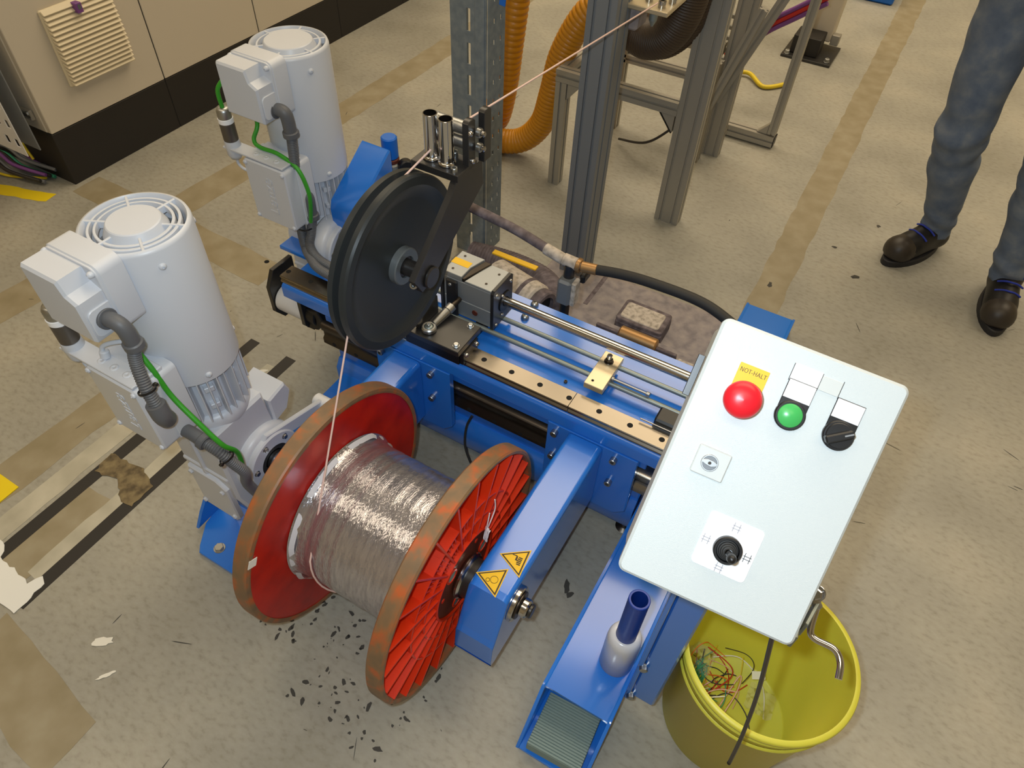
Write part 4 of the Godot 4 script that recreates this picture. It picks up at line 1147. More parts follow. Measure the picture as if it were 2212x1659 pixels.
func motor_cables() -> void:
	# nearer motor
	var a := conduit_run("cable_conduit", "grey corrugated conduit dropping from the terminal box of the nearer motor", [Vector3(-0.889, 0.800, -0.379), Vector3(-0.868, 0.802, -0.38), Vector3(-0.858, 0.790, -0.382), Vector3(-0.858, 0.752, -0.384)], [Vector3(-0.858, 0.758, -0.384), Vector3(-0.858, 0.725, -0.374), Vector3(-0.842, 0.688, -0.362), Vector3(-0.830, 0.655, -0.358)], 0.0105)
	part(a, "end_fitting", MB.new().sweep(smooth_path([Vector3(-0.831, 0.658, -0.358), Vector3(-0.828, 0.632, -0.358), Vector3(-0.836, 0.608, -0.366)]), 0.0155, 20), "grey_conduit")
	var b := conduit_run("cable_conduit", "grey corrugated conduit from the lettered box of the nearer motor to the blue arm", [Vector3(-0.905, 0.500, -0.402), Vector3(-0.875, 0.512, -0.402), Vector3(-0.85, 0.514, -0.402), Vector3(-0.825, 0.508, -0.402)], [Vector3(-0.828, 0.508, -0.402), Vector3(-0.796, 0.498, -0.403), Vector3(-0.780, 0.468, -0.41), Vector3(-0.775, 0.43, -0.42), Vector3(-0.80, 0.36, -0.43), Vector3(-0.82, 0.25, -0.46)], 0.0105)
	single("signal_cable", "bright green cable running past the fins of the nearer motor", "cable", MB.new().sweep(smooth_path([Vector3(-1.039, 0.750, -0.374), Vector3(-1.036, 0.79, -0.374), Vector3(-1.01, 0.815, -0.40), Vector3(-0.95, 0.76, -0.405), Vector3(-0.885, 0.68, -0.402), Vector3(-0.862, 0.615, -0.402), Vector3(-0.818, 0.562, -0.404), Vector3(-0.789, 0.518, -0.41), Vector3(-0.788, 0.47, -0.43), Vector3(-0.80, 0.38, -0.432), Vector3(-0.822, 0.25, -0.448)]), 0.0046, 10), "green_cable", Vector3(-0.86, 0.6, -0.4))
	single("cable_tie", "black cable tie round the conduit of the nearer motor", "cable tie", tie(Vector3(-0.840, 0.683, -0.361), Vector3(-0.35, 0.95, -0.1), 0.0135), "black_plastic", Vector3(-0.840, 0.683, -0.361))
	single("cable_tie", "black cable tie on the bent conduit by the blue arm", "cable tie", tie(Vector3(-0.786, 0.486, -0.406), Vector3(0.5, -0.85, -0.1), 0.0135), "black_plastic", Vector3(-0.786, 0.486, -0.406))
	# farther motor
	conduit_run("cable_conduit", "long grey corrugated conduit curving down from the farther motor's terminal box", [Vector3(-1.1180, 0.7950, -0.9900), Vector3(-1.1000, 0.7960, -0.9920), Vector3(-1.0920, 0.7850, -0.9940), Vector3(-1.0920, 0.7400, -0.9960)], [Vector3(-1.0920, 0.7450, -0.9960), Vector3(-1.1030, 0.6680, -0.9980), Vector3(-1.1230, 0.5500, -1.0000), Vector3(-1.1320, 0.4800, -1.0000), Vector3(-1.1260, 0.4280, -0.9950), Vector3(-1.0880, 0.4280, -0.9700), Vector3(-1.0380, 0.4320, -0.9450), Vector3(-0.9480, 0.4350, -0.9350)], 0.0115)
	conduit_run("cable_conduit", "short grey conduit elbow below the lettered box of the farther motor", [Vector3(-1.1130, 0.5680, -1.0120), Vector3(-1.1040, 0.5760, -1.0120), Vector3(-1.0970, 0.5700, -1.0120), Vector3(-1.0970, 0.5200, -1.0100)], [Vector3(-1.0970, 0.5250, -1.0100), Vector3(-1.1040, 0.4800, -1.0050), Vector3(-1.1030, 0.4450, -0.9900), Vector3(-1.0580, 0.4320, -0.9720), Vector3(-0.9580, 0.4350, -0.9600)], 0.0115)
	single("signal_cable", "green cable beside the conduit of the farther motor", "cable", MB.new().sweep(smooth_path([Vector3(-1.2630, 0.7650, -0.9750), Vector3(-1.2580, 0.8100, -0.9750), Vector3(-1.2280, 0.8300, -1.0000), Vector3(-1.2170, 0.7300, -1.0200), Vector3(-1.2120, 0.6950, -0.9950), Vector3(-1.1930, 0.6840, -0.9900), Vector3(-1.1400, 0.6840, -0.9900), Vector3(-1.0900, 0.6650, -0.9900), Vector3(-1.0710, 0.6200, -0.9900), Vector3(-1.0710, 0.5800, -0.9900), Vector3(-1.0880, 0.5200, -0.9950)]), 0.0048, 10), "green_cable", Vector3(-1.0880, 0.6200, -0.9900))
	single("cable_tie", "black cable tie on the conduits of the farther motor", "cable tie", tie(Vector3(-1.1160, 0.4950, -1.0020), Vector3(0, 1, 0), 0.021), "black_plastic", Vector3(-1.1160, 0.4950, -1.0020))


func tie(c: Vector3, axis: Vector3, r: float) -> MB:
	var f := MB.frame(axis)
	var m := MB.new().ring(c - f.y * 0.002, c + f.y * 0.002, r + 0.0012, r, 24, 0.0004)
	return m.box(Vector3(r, -0.003, -0.004), Vector3(r + 0.006, 0.003, 0.004), 0.001, Transform3D(f, c))


# ---------------------------------------------------------------- grey control box on its post
func control_box() -> void:
	var o := thing("control_box", "tilted light grey control box with red emergency stop button", "control box", Vector3(0.0344, 0.9221, -0.5067))
	o.basis = Basis(Vector3(0.988, -0.104, -0.115), Vector3(-0.010, 0.696, -0.718), Vector3(0.155, 0.710, 0.687)).orthonormalized()
	var lay := func(mb_poly: Array, z0: float, d: float, bev: float) -> MB: return MB.new().extr(mb_poly, Transform3D(Basis.IDENTITY, Vector3(0, 0, z0)), d, bev)
	part(o, "box_body", lay.call(round_rect(0.192, 0.292, 0.010), -0.115, 0.098, 0.002), "panel_paint", true)
	part(o, "box_lid", lay.call(round_rect(0.200, 0.300, 0.009, 6), -0.016, 0.016, 0.003), "panel_paint", true)
	# emergency stop on its yellow plate
	var es := part(o, "stop_plate", lay.call(shifted(round_rect(0.032, 0.038, 0.001), Vector2(-0.050, 0.0925)), 0.0, 0.0008, 0.0002), "label_yellow", true)
	words(es, "NOT-HALT", Vector3(-0.050, 0.1045, 0.0009), 0.0062, "label_ink")
	part(es, "stop_collar", MB.new().cyl(Vector3(-0.0524, 0.076, 0.0), Vector3(-0.0524, 0.076, 0.018), 0.0145, 32, 0.001), "estop_red", true)
	part(es, "stop_button", MB.new().lathe([Vector2(0, 0.016), Vector2(0.017, 0.016), Vector2(0.0195, 0.019), Vector2(0.0198, 0.023), Vector2(0.018, 0.0275), Vector2(0.013, 0.031), Vector2(0.007, 0.0328), Vector2(0, 0.0334)], Vector3(-0.0520, 0.0745, 0), Vector3.BACK, 64, true), "estop_red", true)
	# green push button, black rotary switch, each below a label holder
	for e in [[0.0006, 0.0777, 0.0], [0.0524, 0.0772, 0.0]]:
		var x: float = e[0]; var y: float = e[1]
		var hold := part(o, "label_holder", lay.call([Vector2(x - 0.0148, y), Vector2(x + 0.0148, y), Vector2(x + 0.0148, y + 0.037), Vector2(x - 0.0148, y + 0.037)], 0.0, 0.0016, 0.0005), "black_plastic", true)
		part(hold, "label_strip", lay.call([Vector2(x - 0.0142, y + 0.0165), Vector2(x + 0.0142, y + 0.0165), Vector2(x + 0.0142, y + 0.0362), Vector2(x - 0.0142, y + 0.0362)], 0.0008, 0.0015, 0.0003), "label_white", true)
		part(hold, "switch_bezel", MB.new().ring(Vector3(x, y, 0), Vector3(x, y, 0.006), 0.0158, 0.0128, 40, 0.0015), "black_plastic", true)
	part(o, "push_button", MB.new().lathe([Vector2(0, 0.0), Vector2(0.0127, 0.0), Vector2(0.0127, 0.006), Vector2(0.0118, 0.0075), Vector2(0, 0.0079)], Vector3(0.0006, 0.0777, 0), Vector3.BACK, 40, true), "button_green", true)
	var rs := part(o, "rotary_switch", MB.new().cyl(Vector3(0.0524, 0.0772, 0.0), Vector3(0.0524, 0.0772, 0.009), 0.0136, 40, 0.001), "black_plastic", true)
	var turn := Transform3D(Basis(Vector3.BACK, 0.62), Vector3(0.0524, 0.0772, 0))
	part(rs, "switch_handle", MB.new().box(Vector3(-0.0155, -0.0042, 0.008), Vector3(0.0125, 0.0042, 0.019), 0.0015, turn), "black_plastic", true)
	part(rs, "switch_pointer", MB.new().box(Vector3(0.003, -0.0008, 0.019), Vector3(0.0118, 0.0008, 0.0194), 0.0, turn), "grey_steel", true)
	# faint slot lines of two stick-on label carriers above
	for x in [-0.0148, 0.0155, 0.0375]: part(o, "label_groove", lay.call([Vector2(x - 0.0003, 0.112), Vector2(x + 0.0003, 0.112), Vector2(x + 0.0003, 0.131), Vector2(x - 0.0003, 0.131)], 0.0, 0.0004, 0.0), "black_plastic", true)
	part(o, "label_cover", lay.call([Vector2(-0.0145, 0.1132), Vector2(0.0152, 0.1132), Vector2(0.0152, 0.131), Vector2(-0.0145, 0.131)], 0.0, 0.0012, 0.0004), "label_white", true)
	part(o, "label_cover", lay.call([Vector2(0.0158, 0.1135), Vector2(0.0372, 0.1135), Vector2(0.0372, 0.129), Vector2(0.0158, 0.129)], 0.0, 0.0010, 0.0004), "panel_grey", true)
	# key lock plate
	var lk := part(o, "lock_plate", lay.call(shifted(round_rect(0.0355, 0.0315, 0.002), Vector2(-0.053, -0.001)), 0.0, 0.0045, 0.001), "panel_grey", true)
	part(lk, "lock_rim", MB.new().ring(Vector3(-0.0545, -0.001, 0.0045), Vector3(-0.0545, -0.001, 0.0062), 0.0092, 0.0078, 36, 0.0004), "zinc", true)
	part(lk, "lock_insert", MB.new().cyl(Vector3(-0.0545, -0.001, 0.0030), Vector3(-0.0545, -0.001, 0.0052), 0.0078, 32, 0.0003), "alu_dark", true)
	part(lk, "lock_bar", lay.call([Vector2(-0.0625, -0.0025), Vector2(-0.0575, -0.004), Vector2(-0.0515, -0.0045), Vector2(-0.0468, -0.0022), Vector2(-0.0465, 0.0008), Vector2(-0.0515, 0.0024), Vector2(-0.0575, 0.0026), Vector2(-0.0625, 0.0005)], 0.0050, 0.0012, 0.0003), "zinc", true)
	part(lk, "lock_pin", MB.new().cyl(Vector3(-0.0545, -0.001, 0.006), Vector3(-0.0545, -0.001, 0.0066), 0.0018, 16, 0.0002), "dark_steel", true)
	# joystick on a white plate printed with four rail symbols
	var jp := part(o, "joystick_plate", lay.call(shifted(round_rect(0.060, 0.061, 0.005), Vector2(-0.0017, -0.0772)), 0.0, 0.0009, 0.0003), "label_white", true)
	for e in [[-0.0012, -0.0545, 0.0, "ink_grey"], [-0.0255, -0.0785, 0.0, "ink_grey"], [0.0212, -0.0805, 0.0, "black_steel"], [-0.0015, -0.1022, 0.0, "ink_grey"]]:
		var ink := MB.new()
		for s in [-1.0, 1.0]:
			ink.box(Vector3(e[0] + s * 0.0030 - 0.0003, e[1] - 0.0052, 0.0009), Vector3(e[0] + s * 0.0030 + 0.0003, e[1] + 0.0052, 0.0011), 0.0)
			ink.box(Vector3(e[0] - 0.0046, e[1] + s * 0.0016 - 0.0003, 0.0009), Vector3(e[0] + 0.0046, e[1] + s * 0.0016 + 0.0003, 0.0011), 0.0)
		part(jp, "rail_symbol", ink, e[3], true)
	var js := part(o, "joystick", MB.new().ring(Vector3(-0.0012, -0.080, 0), Vector3(-0.0012, -0.080, 0.009), 0.0152, 0.0122, 40, 0.0012), "black_plastic", true)
	var bell := [Vector2(0.0126, 0.002)]
	for k in 5:
		bell.append(Vector2(0.0118 - k * 0.0018, 0.004 + k * 0.0025))
		bell.append(Vector2(0.0110 - k * 0.0018, 0.0062 + k * 0.0025))
	part(js, "joystick_bellows", MB.new().lathe(bell, Vector3(-0.0012, -0.080, 0), Vector3.BACK, 32), "black_rubber", true)
	part(js, "joystick_stem", MB.new().cyl(Vector3(-0.0012, -0.080, 0.014), Vector3(-0.0012, -0.0795, 0.036), 0.0030, 20, 0.0004), "steel_bright", true)
	part(js, "joystick_tip", MB.new().lathe([Vector2(0, 0.034), Vector2(0.0046, 0.034), Vector2(0.0052, 0.038), Vector2(0.0046, 0.044), Vector2(0.0025, 0.0465), Vector2(0, 0.047)], Vector3(-0.0012, -0.0795, 0), Vector3.BACK, 28, true), "black_plastic", true)
	part(o, "hinge_tab", lay.call([Vector2(-0.106, 0.055), Vector2(-0.098, 0.055), Vector2(-0.098, 0.105), Vector2(-0.106, 0.105)], -0.06, 0.004, 0.0005), "black_steel", true)
	# post, clamp, crank
	var p := thing("box_post", "blue square post with bolted flange carrying the grey control box", "post", Vector3(0.033, 0.1, -0.55))
	part(p, "post_tube", MB.new().box(Vector3(0.010, 0.095, -0.600), Vector3(0.058, 0.83, -0.548), 0.004), "blue_paint")
	part(p, "flange_strip", MB.new().box(Vector3(0.0015, 0.075, -0.605), Vector3(0.0095, 0.62, -0.5435), 0.001), "blue_paint")
	for y in [0.10, 0.25]: bolt(p, Vector3(0.0096, y, -0.555 + 0.006), Vector3(0.4, 0, 1), 0.008, 0.012, "zinc", "hex")
	part(p, "post_head", MB.new().box(Vector3(-0.04, 0.78, -0.66), Vector3(0.09, 0.80, -0.56), 0.003), "blue_paint")
	var cr := thing("clamp_crank", "bent chrome crank with flat clamp bars under the grey control box", "crank", Vector3(0.165, 0.7, -0.51))
	part(cr, "crank_rod", MB.new().sweep(smooth_path([Vector3(0.163, 0.725, -0.53), Vector3(0.168, 0.70, -0.508), Vector3(0.176, 0.694, -0.5005), Vector3(0.200, 0.696, -0.4985), Vector3(0.212, 0.692, -0.488), Vector3(0.216, 0.686, -0.470)], 6), 0.0042, 14), "chrome")
	part(cr, "clamp_bar", MB.new().box(Vector3(-0.0025, -0.016, -0.024), Vector3(0.0025, 0.016, 0.024), 0.001, Transform3D(Basis(Vector3.UP, -0.15), Vector3(0.160, 0.715, -0.515))), "rod_zinc")
	part(cr, "clamp_bar", MB.new().box(Vector3(-0.0025, -0.014, -0.020), Vector3(0.0025, 0.014, 0.020), 0.001, Transform3D(Basis(Vector3.UP, 0.1), Vector3(0.150, 0.705, -0.495))), "rod_zinc")
	bolt(cr, Vector3(0.157, 0.735, -0.536), Vector3(-0.2, 0.5, 0.5), 0.008, 0.012, "steel_bright", "hex")
	part(cr, "bar_pin", MB.new().cyl(Vector3(0.120, 0.76, -0.55), Vector3(0.165, 0.722, -0.525), 0.006, 16, 0.001), "zinc")
	single("thin_rod", "thin grey rod hanging from the control box corner across the yellow bucket", "rod", MB.new().sweep(smooth_path([Vector3(0.118, 0.775, -0.435), Vector3(0.150, 0.60, -0.445), Vector3(0.172, 0.45, -0.446), Vector3(0.183, 0.352, -0.443), Vector3(0.184, 0.336, -0.440)]), 0.0030, 10), "dark_steel", Vector3(0.15, 0.6, -0.44))


func words(parent: Node3D, text: String, at: Vector3, size: float, m: String) -> void:
	var tm := TextMesh.new()
	tm.text = text
	var fnt := SystemFont.new()
	fnt.font_names = PackedStringArray(["Droid Sans"])
	tm.font = fnt
	tm.font_size = 32
	tm.pixel_size = size / 32.0
	tm.depth = 0.0002
	tm.material = M[m]
	var o := MeshInstance3D.new()
	o.mesh = tm
	o.position = at
	o.name = "printed_words"
	parent.add_child(o, true)


# ---------------------------------------------------------------- bucket with wire offcuts
func bucket() -> void:
	var c := Vector3(0.192, 0, -0.65)
	var o := thing("scrap_bucket", "yellow plastic bucket with wire offcuts, standing under the grey control box", "bucket", c)
	part(o, "bucket_wall", MB.new().lathe([Vector2(0, 0.0), Vector2(0.120, 0.0), Vector2(0.126, 0.004), Vector2(0.1455, 0.318), Vector2(0.1515, 0.320), Vector2(0.1525, 0.325), Vector2(0.1500, 0.330), Vector2(0.1425, 0.330), Vector2(0.1410, 0.322), Vector2(0.1230, 0.010), Vector2(0.118, 0.006), Vector2(0, 0.006)], c, Vector3.UP, 96, true), "bucket_yellow")
	for h in [0.296, 0.27]:
		part(o, "rim_bead", MB.new().lathe([Vector2(0.1430, h), Vector2(0.1475, h + 0.002), Vector2(0.1475, h + 0.006), Vector2(0.1435, h + 0.008)], c, Vector3.UP, 80, true), "bucket_yellow")
	# offcuts: single strands lying on the bottom and leaning on the wall
	var kinds := [["red", 5], ["orange", 6], ["pink", 5], ["black", 6], ["white", 4], ["yellow", 4], ["green", 3]]
	var n := 0
	for k in kinds:
		for j in k[1]:
			var a := rng.randf_range(2.2, 4.6)
			var d := rng.randf_range(0.03, 0.095)
			var base := c + Vector3(cos(a) * d, rng.randf_range(0.010, 0.035), sin(a) * d * 0.9)
			var turn := rng.randf() * TAU
			var L := rng.randf_range(0.06, 0.12)
			var bend := rng.randf_range(-0.05, 0.05)
			var pts := []
			for i in 5:
				var u := i / 4.0 - 0.5
				var p := base + Vector3(cos(turn), 0, sin(turn)) * u * L + Vector3(-sin(turn), 0, cos(turn)) * bend * (0.25 - u * u) * 4.0
				p.y += 0.05 * absf(u) * rng.randf() + 0.012 * (n % 4)
				var off := Vector2(p.x - c.x, p.z - c.z)
				var lim := 0.112 + 0.08 * p.y
				if off.length() > lim:
					p.y += (off.length() - lim) * 1.5
					off = off.normalized() * (0.112 + 0.06 * p.y)
				pts.append(Vector3(c.x + off.x, p.y, c.z + off.y))
			single("wire_offcut", "short %s wire offcut in the tangle inside the yellow bucket" % k[0], "wire", MB.new().sweep(smooth_path(pts, 6), rng.randf_range(0.0009, 0.0014), 6), "cable_" + k[0], base, "%s wire offcuts in the bucket" % k[0])
			n += 1
	# three long strands lying apart
	single("wire_offcut", "long black wire strand arching over the clear bottom of the bucket", "wire", MB.new().sweep(smooth_path([c + Vector3(-0.06, 0.012, 0.095), c + Vector3(-0.045, 0.03, 0.03), c + Vector3(-0.01, 0.045, -0.02), c + Vector3(0.035, 0.04, -0.005), c + Vector3(0.06, 0.03, 0.03)]), 0.0012, 6), "cable_black", c)
	single("wire_offcut", "long pink wire strand folded on the bottom of the bucket", "wire", MB.new().sweep(smooth_path([c + Vector3(-0.055, 0.012, 0.1), c + Vector3(-0.02, 0.02, 0.03), c + Vector3(0.0, 0.06, -0.06), c + Vector3(0.005, 0.05, -0.02), c + Vector3(-0.02, 0.014, 0.10)]), 0.0013, 6), "cable_pink", c)
	single("wire_offcut", "curled white wire strand along the far wall of the bucket", "wire", MB.new().sweep(smooth_path([c + Vector3(0.075, 0.02, -0.02), c + Vector3(0.05, 0.04, -0.075), c + Vector3(-0.01, 0.055, -0.10), c + Vector3(-0.06, 0.05, -0.075)]), 0.0013, 6), "cable_white", c)
	var tangle := MB.new()
	for i in 26:
		var pts := []
		var a := rng.randf() * 0.6 - 0.3
		for j in 6: pts.append(c + Vector3(-0.075 + rng.randf_range(-0.014, 0.014), 0.05 + rng.randf_range(-0.02, 0.025), -0.045 + j * 0.020 + a * 0.01 + rng.randf_range(-0.006, 0.006)))
		tangle.sweep(smooth_path(pts, 5), 0.0009, 5)
	tag(part(self, "green_tangle", tangle, "cable_green"), "knotted tangle of thin green wire inside the yellow bucket", "wire", "", "stuff")
	# crumpled clear film and a white tag
	var cf := MB.new()
	for k in 2:
		var o2: Vector3 = c + [Vector3(0.055, 0.035, -0.04), Vector3(-0.085, 0.06, -0.05)][k]
		var g := []
		for i in 9:
			var row := []
			for j in 9: row.append(o2 + Vector3((i - 4) * 0.007, rng.randf_range(0, 0.022), (j - 4) * 0.007))
			g.append(row)
		for i in 8:
			for j in 8:
				var nn: Vector3 = (g[i][j + 1] - g[i][j]).cross(g[i + 1][j] - g[i][j]).normalized()
				cf.q(g[i][j], g[i][j + 1], g[i + 1][j + 1], g[i + 1][j], nn if nn.y > 0 else -nn)
	tag(part(self, "crumpled_film", cf, "clear_film"), "crumpled clear film between the wires in the yellow bucket", "film", "", "stuff")
	single("paper_scrap", "small white tag among the offcuts in the yellow bucket", "scrap", MB.new().box(Vector3(-0.013, 0, -0.008), Vector3(0.013, 0.0008, 0.008), 0.0, Transform3D(Basis(Vector3(0.3, 1, 0.2).normalized(), 0.5) * Basis(Vector3.RIGHT, 0.5), c + Vector3(0.03, 0.085, -0.07))), "paper", c + Vector3(0.03, 0.085, -0.07))


func film_roll() -> void:
	var c := Vector3(-0.041, 0.1155, -0.585)
	var o := thing("film_roll", "roll of white stretch film with blue core tube standing on the blue floor beam", "film roll", c)
	part(o, "film_body", MB.new().lathe([Vector2(0.02, 0.0), Vector2(0.0320, 0.0), Vector2(0.0335, 0.002), Vector2(0.0337, 0.105), Vector2(0.0325, 0.120), Vector2(0.0295, 0.130), Vector2(0.0255, 0.134), Vector2(0.0215, 0.136), Vector2(0.0195, 0.136)], c, Vector3.UP, 64, true), "film_white")
	part(o, "core_tube", MB.new().ring(c + Vector3(0, 0.001, 0), c + Vector3(0.0, 0.285, 0), 0.0192, 0.0150, 48, 0.0012), "dark_blue")
	part(o, "core_bottom", MB.new().cyl(c + Vector3(0, 0.10, 0), c + Vector3(0, 0.104, 0), 0.0149, 32, 0.0), "black_plastic")


# ---------------------------------------------------------------- switch cabinets along the wall side
func cabinets() -> void:
	var zs := [-1.207, -1.713, -2.235, -2.755, -3.27, -3.79]
	var said := ["switch cabinet with louvred fan vent, at the near end of the cabinet row", "plain switch cabinet door next to the one with the fan vent", "plain switch cabinet, second door beyond the fan vent", "plain switch cabinet, third door beyond the fan vent", "plain switch cabinet at the far end of the row"]
	for i in 5:
		var z0: float = zs[i]; var z1: float = zs[i + 1]
		var o := thing("switch_cabinet", said[i], "cabinet", Vector3(-2.76, 0, (z0 + z1) / 2))
		part(o, "cabinet_body", MB.new().box(Vector3(-3.02, 0.2, z1 + 0.001), Vector3(-2.535, 2.0, z0 - 0.001), 0.003), "cabinet_paint")
		part(o, "cabinet_door", MB.new().box(Vector3(-2.533, 0.202, z1 + 0.0022), Vector3(-2.51, 1.998, z0 - 0.0022), 0.002), "cabinet_paint")
		part(o, "plinth", MB.new().box(Vector3(-3.0, 0.0, z1 + 0.0005), Vector3(-2.512, 0.199, z0 - 0.0005), 0.002), "plinth_black")
		part(o, "door_gasket", MB.new().box(Vector3(-2.535, 0.203, z1 - 0.003), Vector3(-2.5125, 1.99, z1 + 0.003), 0.0), "black_rubber")
		if i == 0:
			var v := part(o, "fan_vent", MB.new().box(Vector3(-2.511, 0.320, -1.602), Vector3(-2.499, 0.572, -1.340), 0.004), "vent_plastic")
			for k in 16:
				var y := 0.322 + 0.0152 * (k + 0.5)
				var d := 0.026 - 0.010 * pow((k - 5.5) / 8.0, 2)
				part(v, "louvre_slat", yz_prism_x(Vector3(-2.499, y, -1.598), d, 0.0150, 0.254), "vent_plastic")
			part(v, "vent_badge", MB.new().box(Vector3(-2.498, 0.537, -1.474), Vector3(-2.470, 0.568, -1.452), 0.001), "cable_violet")
			part(v, "badge_print", MB.new().box(Vector3(-2.4699, 0.548, -1.469), Vector3(-2.4694, 0.563, -1.458), 0.0), "wheel_hub")
			part(o, "side_rail", MB.new().box(Vector3(-2.95, 0.245, -1.206), Vector3(-2.555, 0.282, -1.190), 0.004), "alu")
			part(o, "side_groove", MB.new().box(Vector3(-2.95, 0.258, -1.1899), Vector3(-2.556, 0.270, -1.1895), 0.0), "groove_dark")
			bolt(o, Vector3(-2.565, 0.272, -1.190), Vector3.BACK, 0.008, 0.006, "zinc", "hex")
	# slotted trunking and the cables that run under the cabinets
	var t := thing("cable_trunking", "white slotted cable trunking beside the end of the cabinet row", "trunking", Vector3(-2.62, 0.16, -1.10))
	part(t, "trunking_front", perforated(Vector3(-2.70, 0.155, -1.115), Vector3(0, 1, 0), Vector3(1, 0, 0), 0.62, 0.16, [[0.03, 0.06, 0.015, 0.035], [0.03, 0.06, 0.075, 0.095], [0.03, 0.06, 0.125, 0.145], [0.10, 0.13, 0.015, 0.035], [0.10, 0.13, 0.075, 0.095], [0.10, 0.13, 0.125, 0.145], [0.17, 0.20, 0.015, 0.035], [0.17, 0.20, 0.075, 0.095], [0.17, 0.20, 0.125, 0.145]], 0.003), "white_hdpe")
	part(t, "trunking_back", MB.new().box(Vector3(-2.70, 0.155, -1.165), Vector3(-2.54, 0.775, -1.160), 0.001), "alu_dark")
	var cols := ["violet", "grey", "grey", "green", "black", "violet", "grey", "black"]
	for k in cols.size():
		var y := 0.012 + 0.011 * (k % 3)
		var z := -1.205 + 0.014 * k
		single("floor_cable", ["violet cable at the back of the bundle under the cabinet", "grey cable in the bundle under the cabinet", "grey cable in the bundle under the cabinet", "dark green cable in the bundle under the cabinet", "black cable in the bundle under the cabinet", "violet cable at the front of the bundle under the cabinet", "grey cable in the bundle under the cabinet", "black cable in the bundle under the cabinet"][k], "cable", MB.new().sweep(smooth_path([Vector3(-2.60, y, z - 0.03), Vector3(-2.72, y + 0.02, z + 0.004), Vector3(-2.84, y + 0.04, z), Vector3(-3.05, y + 0.02, z + 0.06), Vector3(-3.4, y, z + 0.2)]), 0.007, 8), "cable_" + cols[k], Vector3(-2.8, y, z), "cable bundle under the cabinet")
	single("floor_cable", "thin yellow cable sagging round the cable bundle by the cabinet", "cable", MB.new().sweep(smooth_path([Vector3(-2.62, 0.012, -1.17), Vector3(-2.76, 0.010, -1.105), Vector3(-2.83, 0.05, -1.08), Vector3(-2.86, 0.16, -1.06), Vector3(-2.9, 0.4, -1.06)]), 0.005, 8), "cable_yellow", Vector3(-2.76, 0.01, -1.1))
	single("floor_cable", "short yellow cable dropping behind the white trunking", "cable", MB.new().sweep(smooth_path([Vector3(-2.70, 0.19, -1.19), Vector3(-2.685, 0.13, -1.18), Vector3(-2.665, 0.07, -1.18)]), 0.005, 8), "cable_yellow", Vector3(-2.68, 0.1, -1.18))
	single("orange_hose", "orange hose end at the picture's edge beside the white trunking", "hose", MB.new().sweep(smooth_path([Vector3(-2.80, 0.22, -1.02), Vector3(-2.775, 0.12, -1.03), Vector3(-2.79, 0.03, -1.02), Vector3(-2.9, 0.025, -0.98)]), 0.022, 14), "cable_orange", Vector3(-2.79, 0.1, -1.02))


func yz_prism_x(at: Vector3, d: float, h: float, l: float) -> MB:
	# one downward sloping slat along z
	return MB.new().extr([Vector2(0, 0.0), Vector2(d, -0.001), Vector2(d + 0.001, 0.0015), Vector2(d - 0.003, 0.006), Vector2(0, h)], Transform3D(Basis(Vector3.RIGHT, Vector3.UP, Vector3.BACK), at), l, 0.002)


# a thin plate with rectangular openings: u along, w across; holes are [u0, u1, w0, w1]
func perforated(at: Vector3, u: Vector3, w: Vector3, lu: float, lw: float, holes: Array, th: float) -> MB:
	var mb := MB.new()
	var us := [0.0, lu]
	var ws := [0.0, lw]
	for h in holes:
		us.append_array([h[0], h[1]]); ws.append_array([h[2], h[3]])
	us.sort(); ws.sort()
	var f := Transform3D(Basis(u, w, u.cross(w)), at)
	for i in us.size() - 1:
		if us[i + 1] - us[i] < 1e-5: continue
		var run := -1.0
		for j in ws.size() - 1:
			if ws[j + 1] - ws[j] < 1e-5: continue
			var cu: float = (us[i] + us[i + 1]) / 2
			var cw: float = (ws[j] + ws[j + 1]) / 2
			var open := false
			for h in holes:
				if cu > h[0] and cu < h[1] and cw > h[2] and cw < h[3]: open = true
			if open:
				if run >= 0.0: mb.box(Vector3(us[i], run, -th), Vector3(us[i + 1], ws[j], 0), 0.0, f)
				run = -1.0
			elif run < 0.0: run = ws[j]
		if run >= 0.0: mb.box(Vector3(us[i], run, -th), Vector3(us[i + 1], lw, 0), 0.0, f)
	return mb


